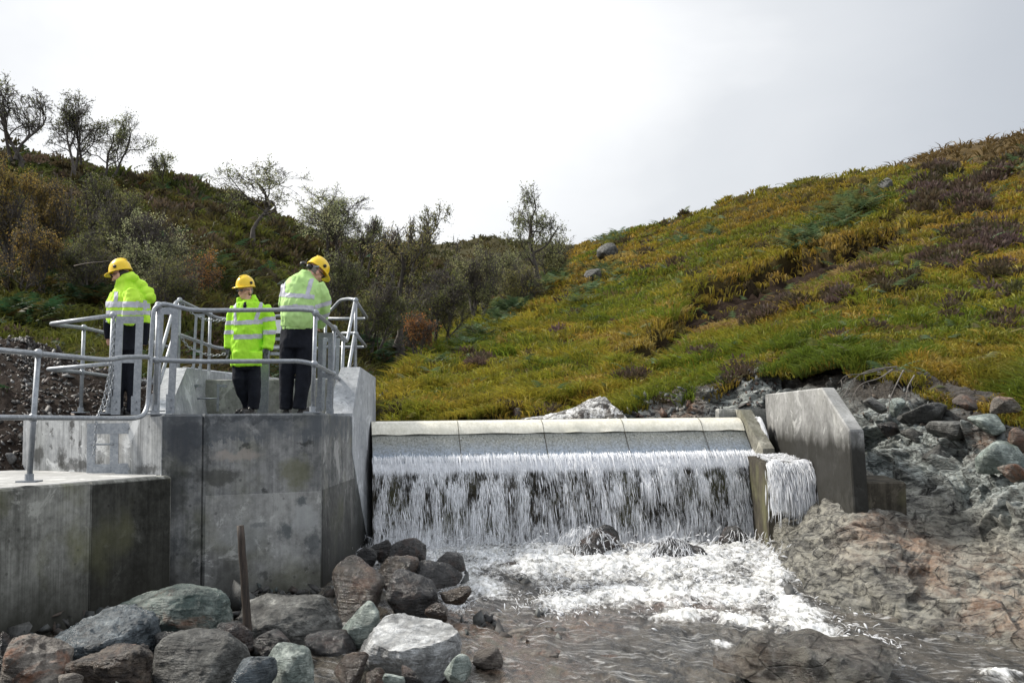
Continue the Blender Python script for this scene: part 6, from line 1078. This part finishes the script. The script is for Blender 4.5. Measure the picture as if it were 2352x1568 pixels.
# ------------------------------------------------------------------ trees
LEAFK = 3.1
def tree(u, v, vtop, uL, uR, seed, label, leaves=3000, stems=2, kind='birch_tree', cat='tree', surf=None, tint=((.045, .06, .02), (.085, .095, .04), (.12, .11, .05)), lsize=1.2, flat=.0, lean=0, D=None, bare=.0, bark='bark', twist=.55, low=.28, droop=0, fine=1.0, group='trees on the shaded hillside'):
    r = np.random.default_rng(seed)
    if D is None: q = (surf or left).at(u, v); D = q[1]; b0 = np.array(q)
    else: b0 = pt(u, v, D)
    b0 = pt(u, v, D); k = D / F_; Hh = (v - vtop) * k; Wd = (uR - uL) * k
    BR = []
    def grow(p, d, L, rad, lv):
        n = 6 if lv < 2 else 4; P = [p]; c = nrmz(r.normal(0, 1, 3)); 
        for i in range(n):
            d = nrmz(d + r.normal(0, 1, 3) * twist * (.24 if lv == 0 else .36) + c * .08 + np.array([0, 0, .16 if lv < 2 else .05 - droop])); P.append(P[-1] + d * L / n)
        BR.append((P, rad, lv))
        if lv >= 4: return
        nb = (7, 6, 5, 4)[lv]
        for i in range(nb):
            t = (low if lv == 0 else .22) + (1 - (low if lv == 0 else .22)) * (i + r.random()) / nb; j = min(int(t * n), n - 1); f = t * n - j; q = P[j] * (1 - f) + P[j + 1] * f
            ax = nrmz(P[j + 1] - P[j]); s_ = nrmz(np.cross(ax, r.normal(0, 1, 3))); an = R(r.uniform(28, 62)); dd = ax * math.cos(an) + s_ * math.sin(an)
            if flat and lv == 0: dd = nrmz(dd * [1, 1, .6])
            grow(q, dd, L * r.uniform(.42, .68) * (1.1 - .35 * t), max(rad * .55 * (1 - .45 * t), .0035), lv + 1)
    for s_ in range(stems): grow(np.array([r.normal(0, .10), r.normal(0, .10), 0]) * (stems > 1), nrmz(np.array([lean + r.normal(0, .30) * (stems > 1), r.normal(0, .18), 1.])), 1.0, .027 / stems ** .3, 0)
    A = np.concatenate([np.array(b[0]) for b in BR]); x0, x1 = np.percentile(A[:, 0], .3), np.percentile(A[:, 0], 99.7); sz = Hh / np.percentile(A[:, 2], 99.7); sx = Wd / (x1 - x0); ox = ((uL + uR) / 2 - u) * k - (x0 + x1) / 2 * sx
    def T(P): P = np.array(P); h = np.clip(P[:, 2] * sz / max(Hh, .01), 0, 1) ** 1.0; return np.stack([P[:, 0] * sx + ox * np.minimum(1, h * 1.25), P[:, 1] * sx, P[:, 2] * sz], 1) + b0
    e_ = empty(kind, b0, label, cat, group); mb = MB(); rs = Hh
    px = D / 996.0
    for P, rad, lv in BR:
        if lv > 1: continue
        Q = T(P); n = len(Q); rr = [max(rad * rs * (1 - .55 * i / (n - 1)), px * (.34 if lv else .5) * fine) for i in range(n)]
        if lv == 0: rr[0] *= 1.35
        mb.tube(Q, rr, 6, False)
    TW = [b for b in BR if b[2] > 1]; TP = T(np.array([b[0] for b in TW]).reshape(-1, 3)).reshape(len(TW), -1, 3); K = TP.shape[1]
    tr = np.array([max(b[1] * rs * .8, px * (.24 if b[2] == 2 else .17 if b[2] == 3 else .12) * fine) for b in TW])[:, None] * np.linspace(1, .5, K); tan = nrmz(np.gradient(TP, axis=1)); ta = nrmz(np.cross(tan, [.3, .2, .9])); tb = np.cross(tan, ta)
    TV = np.stack([TP + (ta * math.cos(q) + tb * math.sin(q)) * tr[..., None] for q in (0, 2.094, 4.189)], 2).reshape(-1, 3); bs = np.arange(len(TW))[:, None] * (K * 3)
    TF = np.concatenate([bs + np.array([i * 3 + k, i * 3 + (k + 1) % 3, i * 3 + 3 + (k + 1) % 3, i * 3 + 3 + k]) for i in range(K - 1) for k in range(3)])
    Q0 = T(BR[0][0]); mb.tube([Q0[0] - [0, 0, .5], Q0[0] + [0, 0, .02]], .034 * rs, 6, False)
    nb_ = len(mb.V); F_all = [f for f in mb.F]; mk('trunk', np.concatenate([np.array(mb.V), TV]), np.concatenate([np.array([f for f in F_all if len(f) == 4]), TF + nb_]), M[bark], e_, True)
    lvv = np.array([b[2] for b in TW]); tw = TP[lvv >= (3 if bare < .5 else 4)]; clump = fbm(tw[:, -1], 1.3 / max(1, Hh / 6), 2, seed); pw = np.clip((clump - .36 - bare * .12) * 3, .02, 1); pw /= pw.sum(); ii = r.choice(len(tw), leaves, p=pw)
    tt = r.random(leaves); ts = tt * (K - 1); tj = np.minimum(ts.astype(int), K - 2); tf = (ts - tj)[:, None]; L_ = tw[ii, tj] * (1 - tf) + tw[ii, tj + 1] * tf; L_ += r.normal(0, 1, (leaves, 3)) * px * 2.4
    n1 = nrmz(r.normal(0, 1, (leaves, 3))); n2 = nrmz(np.cross(n1, r.normal(0, 1, (leaves, 3)))); s_ = (px * lsize * .5 * r.uniform(.6, 1.4, leaves))[:, None]
    V = np.stack([L_ - n1 * s_ * 1.3, L_ - n2 * s_ * .8, L_ + n1 * s_ * 1.3, L_ + n2 * s_ * .8], 1).reshape(-1, 3); C = pal(L_, tint, r.random(leaves) * .6 + fbm(L_, 1.0, 2, seed + 5) * .8 - .2) * r.uniform(.65, 1.25, (leaves, 1)) * LEAFK
    mk('crown', V, np.arange(leaves)[:, None] * 4 + [0, 1, 2, 3], M['leaf'], e_, col={'col': np.repeat(C, 4, 0)})
    return e_
PALE = ((.10, .115, .055), (.15, .16, .085), (.18, .17, .09)); OCH = ((.06, .05, .018), (.10, .075, .02), (.14, .075, .02)); DK = ((.030, .036, .014), (.055, .06, .022), (.085, .075, .028))
SK = 'trees on the left skyline'
tree(28, 372, 148, -70, 98, 201, 'largest bare-branched birch at the left edge of the skyline', 1500, 3, bare=.7, twist=.7, group=SK)
tree(150, 396, 204, 92, 232, 202, 'tall leafy birch second from left on the skyline', 2500, 3, group=SK, tint=DK)
tree(248, 408, 256, 192, 348, 203, 'spreading birch with dark curved limbs right of the tall leafy one', 2200, 2, flat=.5, group=SK, twist=.8, low=.2)
tree(366, 418, 346, 332, 402, 204, 'small thin birch at the right end of the skyline group', 1300, 2, group=SK, bare=.3)
tree(580, 552, 350, 466, 676, 205, 'lone wide flat-topped crooked tree on the hill shoulder', 3000, 1, flat=1, twist=1.0, bare=.5, low=.35, lean=.12, group='lone trees')
tree(762, 596, 430, 676, 846, 206, 'bushy pale green birch clump above the bowed man', 6500, 4, tint=PALE, group=SK, low=.12)
tree(842, 630, 496, 800, 890, 207, 'thin open birch right of the bushy pale clump', 1800, 3, bare=.3)
tree(905, 640, 520, 868, 930, 208, 'slim wispy birch with forked top in the gully', 1500, 2, bare=.3)
tree(925, 800, 468, 872, 1040, 209, 'big leaning alder with ochre-tipped crown in the gully', 8000, 2, lean=.22, twist=.7, tint=((.05, .055, .02), (.09, .09, .035), (.15, .11, .04)), D=34)
tree(1092, 790, 545, 1036, 1156, 210, 'rounded olive tree at the head of the gully', 6000, 3, D=40, tint=((.06, .065, .028), (.10, .10, .045), (.12, .12, .06)))
tree(1000, 835, 600, 930, 1090, 211, 'dark low tree with leaning stems over the gully', 6500, 3, D=32, lean=.25, tint=DK)
tree(1238, 668, 428, 1152, 1296, 212, 'tall open birch standing alone at the top of the gully', 3400, 1, twist=.9, flat=.5, low=.3, D=52, group='lone trees', bare=.25, tint=((.05, .06, .025), (.10, .105, .05)))
tree(1258, 650, 540, 1200, 1322, 213, 'low rounded bush tree behind the tall open birch', 4200, 3, D=56, low=.1, tint=((.055, .06, .025), (.10, .10, .045)))
tree(1150, 680, 575, 1100, 1200, 214, 'faint bushy tree far back at the valley head', 3000, 3, D=75, low=.1, tint=((.06, .065, .03), (.10, .10, .05)))
tree(1190, 740, 610, 1130, 1250, 215, 'olive brown bush below the tall open birch', 4200, 4, D=46, low=.1, kind='bush', cat='bush', tint=((.05, .05, .02), (.085, .08, .03)))
tree(770, 790, 580, 690, 850, 216, 'grey-green tree directly behind the bowed man', 6500, 3, D=33, low=.15, tint=((.05, .055, .025), (.085, .09, .04)))
tree(850, 830, 640, 790, 930, 217, 'dark spreading alder right of the rear guardrail', 6000, 3, D=30, lean=.2, low=.15, tint=DK)
tree(960, 820, 720, 915, 1010, 218, 'small russet rowan low in the gully', 2600, 3, D=29, low=.1, tint=((.06, .04, .015), (.14, .055, .018), (.09, .06, .02)), kind='rowan_tree')
WD = 'trees of the left wood'
tree(22, 660, 372, -50, 96, 221, 'dark brown-green tree filling the left edge of the wood', 8000, 3, tint=OCH, group=WD, low=.15, D=25)
tree(118, 650, 392, 50, 190, 222, 'rusty-leaved tree second from the left edge of the wood', 8000, 3, tint=((.05, .04, .015), (.09, .06, .018), (.055, .06, .02)), group=WD, low=.2, D=26)
tree(206, 640, 400, 140, 280, 223, 'tall dark birch in the middle of the left wood', 8000, 2, tint=DK, group=WD, low=.2, D=27)
tree(262, 665, 440, 196, 330, 224, 'dense olive tree behind the leftmost man', 8000, 3, tint=((.045, .05, .018), (.08, .08, .03)), group=WD, low=.15, D=25)
tree(345, 680, 474, 250, 440, 225, 'pale grey-green willow bush spreading right of the dark wood', 11000, 5, tint=PALE, group=WD, low=.1, D=24, kind='willow_tree')
tree(440, 700, 575, 376, 500, 226, 'small orange-brown rowan between willow and lone tree', 3200, 3, tint=((.08, .045, .015), (.13, .06, .02), (.07, .06, .02)), group=WD, low=.15, D=23, kind='rowan_tree')
tree(70, 700, 500, 0, 140, 227, 'shrubby brown undergrowth tree at the front of the wood', 5000, 4, tint=OCH, group=WD, low=.1, D=22)
tree(390, 740, 600, 330, 470, 228, 'dark scrubby tree just right of the leftmost man', 4600, 4, tint=DK, group=WD, low=.1, D=21)
tree(190, 690, 520, 120, 260, 229, 'dark scrubby tree behind the bracken', 5200, 4, tint=DK, group=WD, low=.1, D=22.5)
tree(610, 610, 540, 570, 660, 230, 'small bare russet sapling right of the lone crooked tree', 700, 2, tint=OCH, bare=.6, D=50)
for (a, b, lb) in [((170, 611, 20.5), (262, 600, 20.3), 'thin dead branch lying across the bracken left of the hard hat')]:
    A_, B_ = pt(*a), pt(*b); P = [lerp(A_, B_, t) + [0, 0, 0.02 * math.sin(t * 5) + .05 * t * t] for t in np.linspace(0, 1, 8)]; o = MB().tube(P, list(np.linspace(.014, .004, 8)), 5).build('dead_branch', m_plain('bleached_wood', (.15, .125, .10), .85, var=.3), None, True, base=A_); tag(o, lb, 'branch', 'dead branches')
# dead roots hanging from the turf over the cut bank
M['root'] = m_plain('bleached_root', (.15, .135, .12), .9, var=.35, sc_=15)
for i, (P, lb) in enumerate([([(2060, 842, 13.2), (2000, 850, 13.0), (1960, 872, 12.9), (1938, 915, 12.9)], 'longest pale root arching left over the cut bank'), ([(2050, 848, 13.1), (2020, 868, 12.9), (1975, 885, 12.8), (1950, 930, 12.8)], 'forked pale root hanging below the longest one'),
    ([(2075, 850, 13.0), (2060, 880, 12.8), (2045, 915, 12.7), (2040, 950, 12.7)], 'thin root dropping straight behind the abutment'), ([(2100, 862, 13.0), (2085, 890, 12.7), (2080, 930, 12.6)], 'short thin root right of the others'), ([(2030, 846, 13.1), (1985, 858, 12.9), (1945, 862, 12.9), (1925, 880, 13)], 'upper pale root reaching left to the concrete')]):
    Q = smooth_path([pt(*q) for q in P], 5); mb = MB().tube(Q, list(np.linspace(.011, .003, len(Q))), 5); rr_ = np.random.default_rng(i)
    for k in range(4): j = rr_.integers(3, len(Q) - 2); a = Q[j]; mb.tube([a, a + [rr_.normal(0, .06), rr_.normal(0, .04), -.08], a + [rr_.normal(0, .09), rr_.normal(0, .04), -.2]], [.005, .003, .002], 4)
    tag(mb.build('root', M['root'], None, True, base=Q[0]), lb, 'root', 'roots hanging over the cut bank')
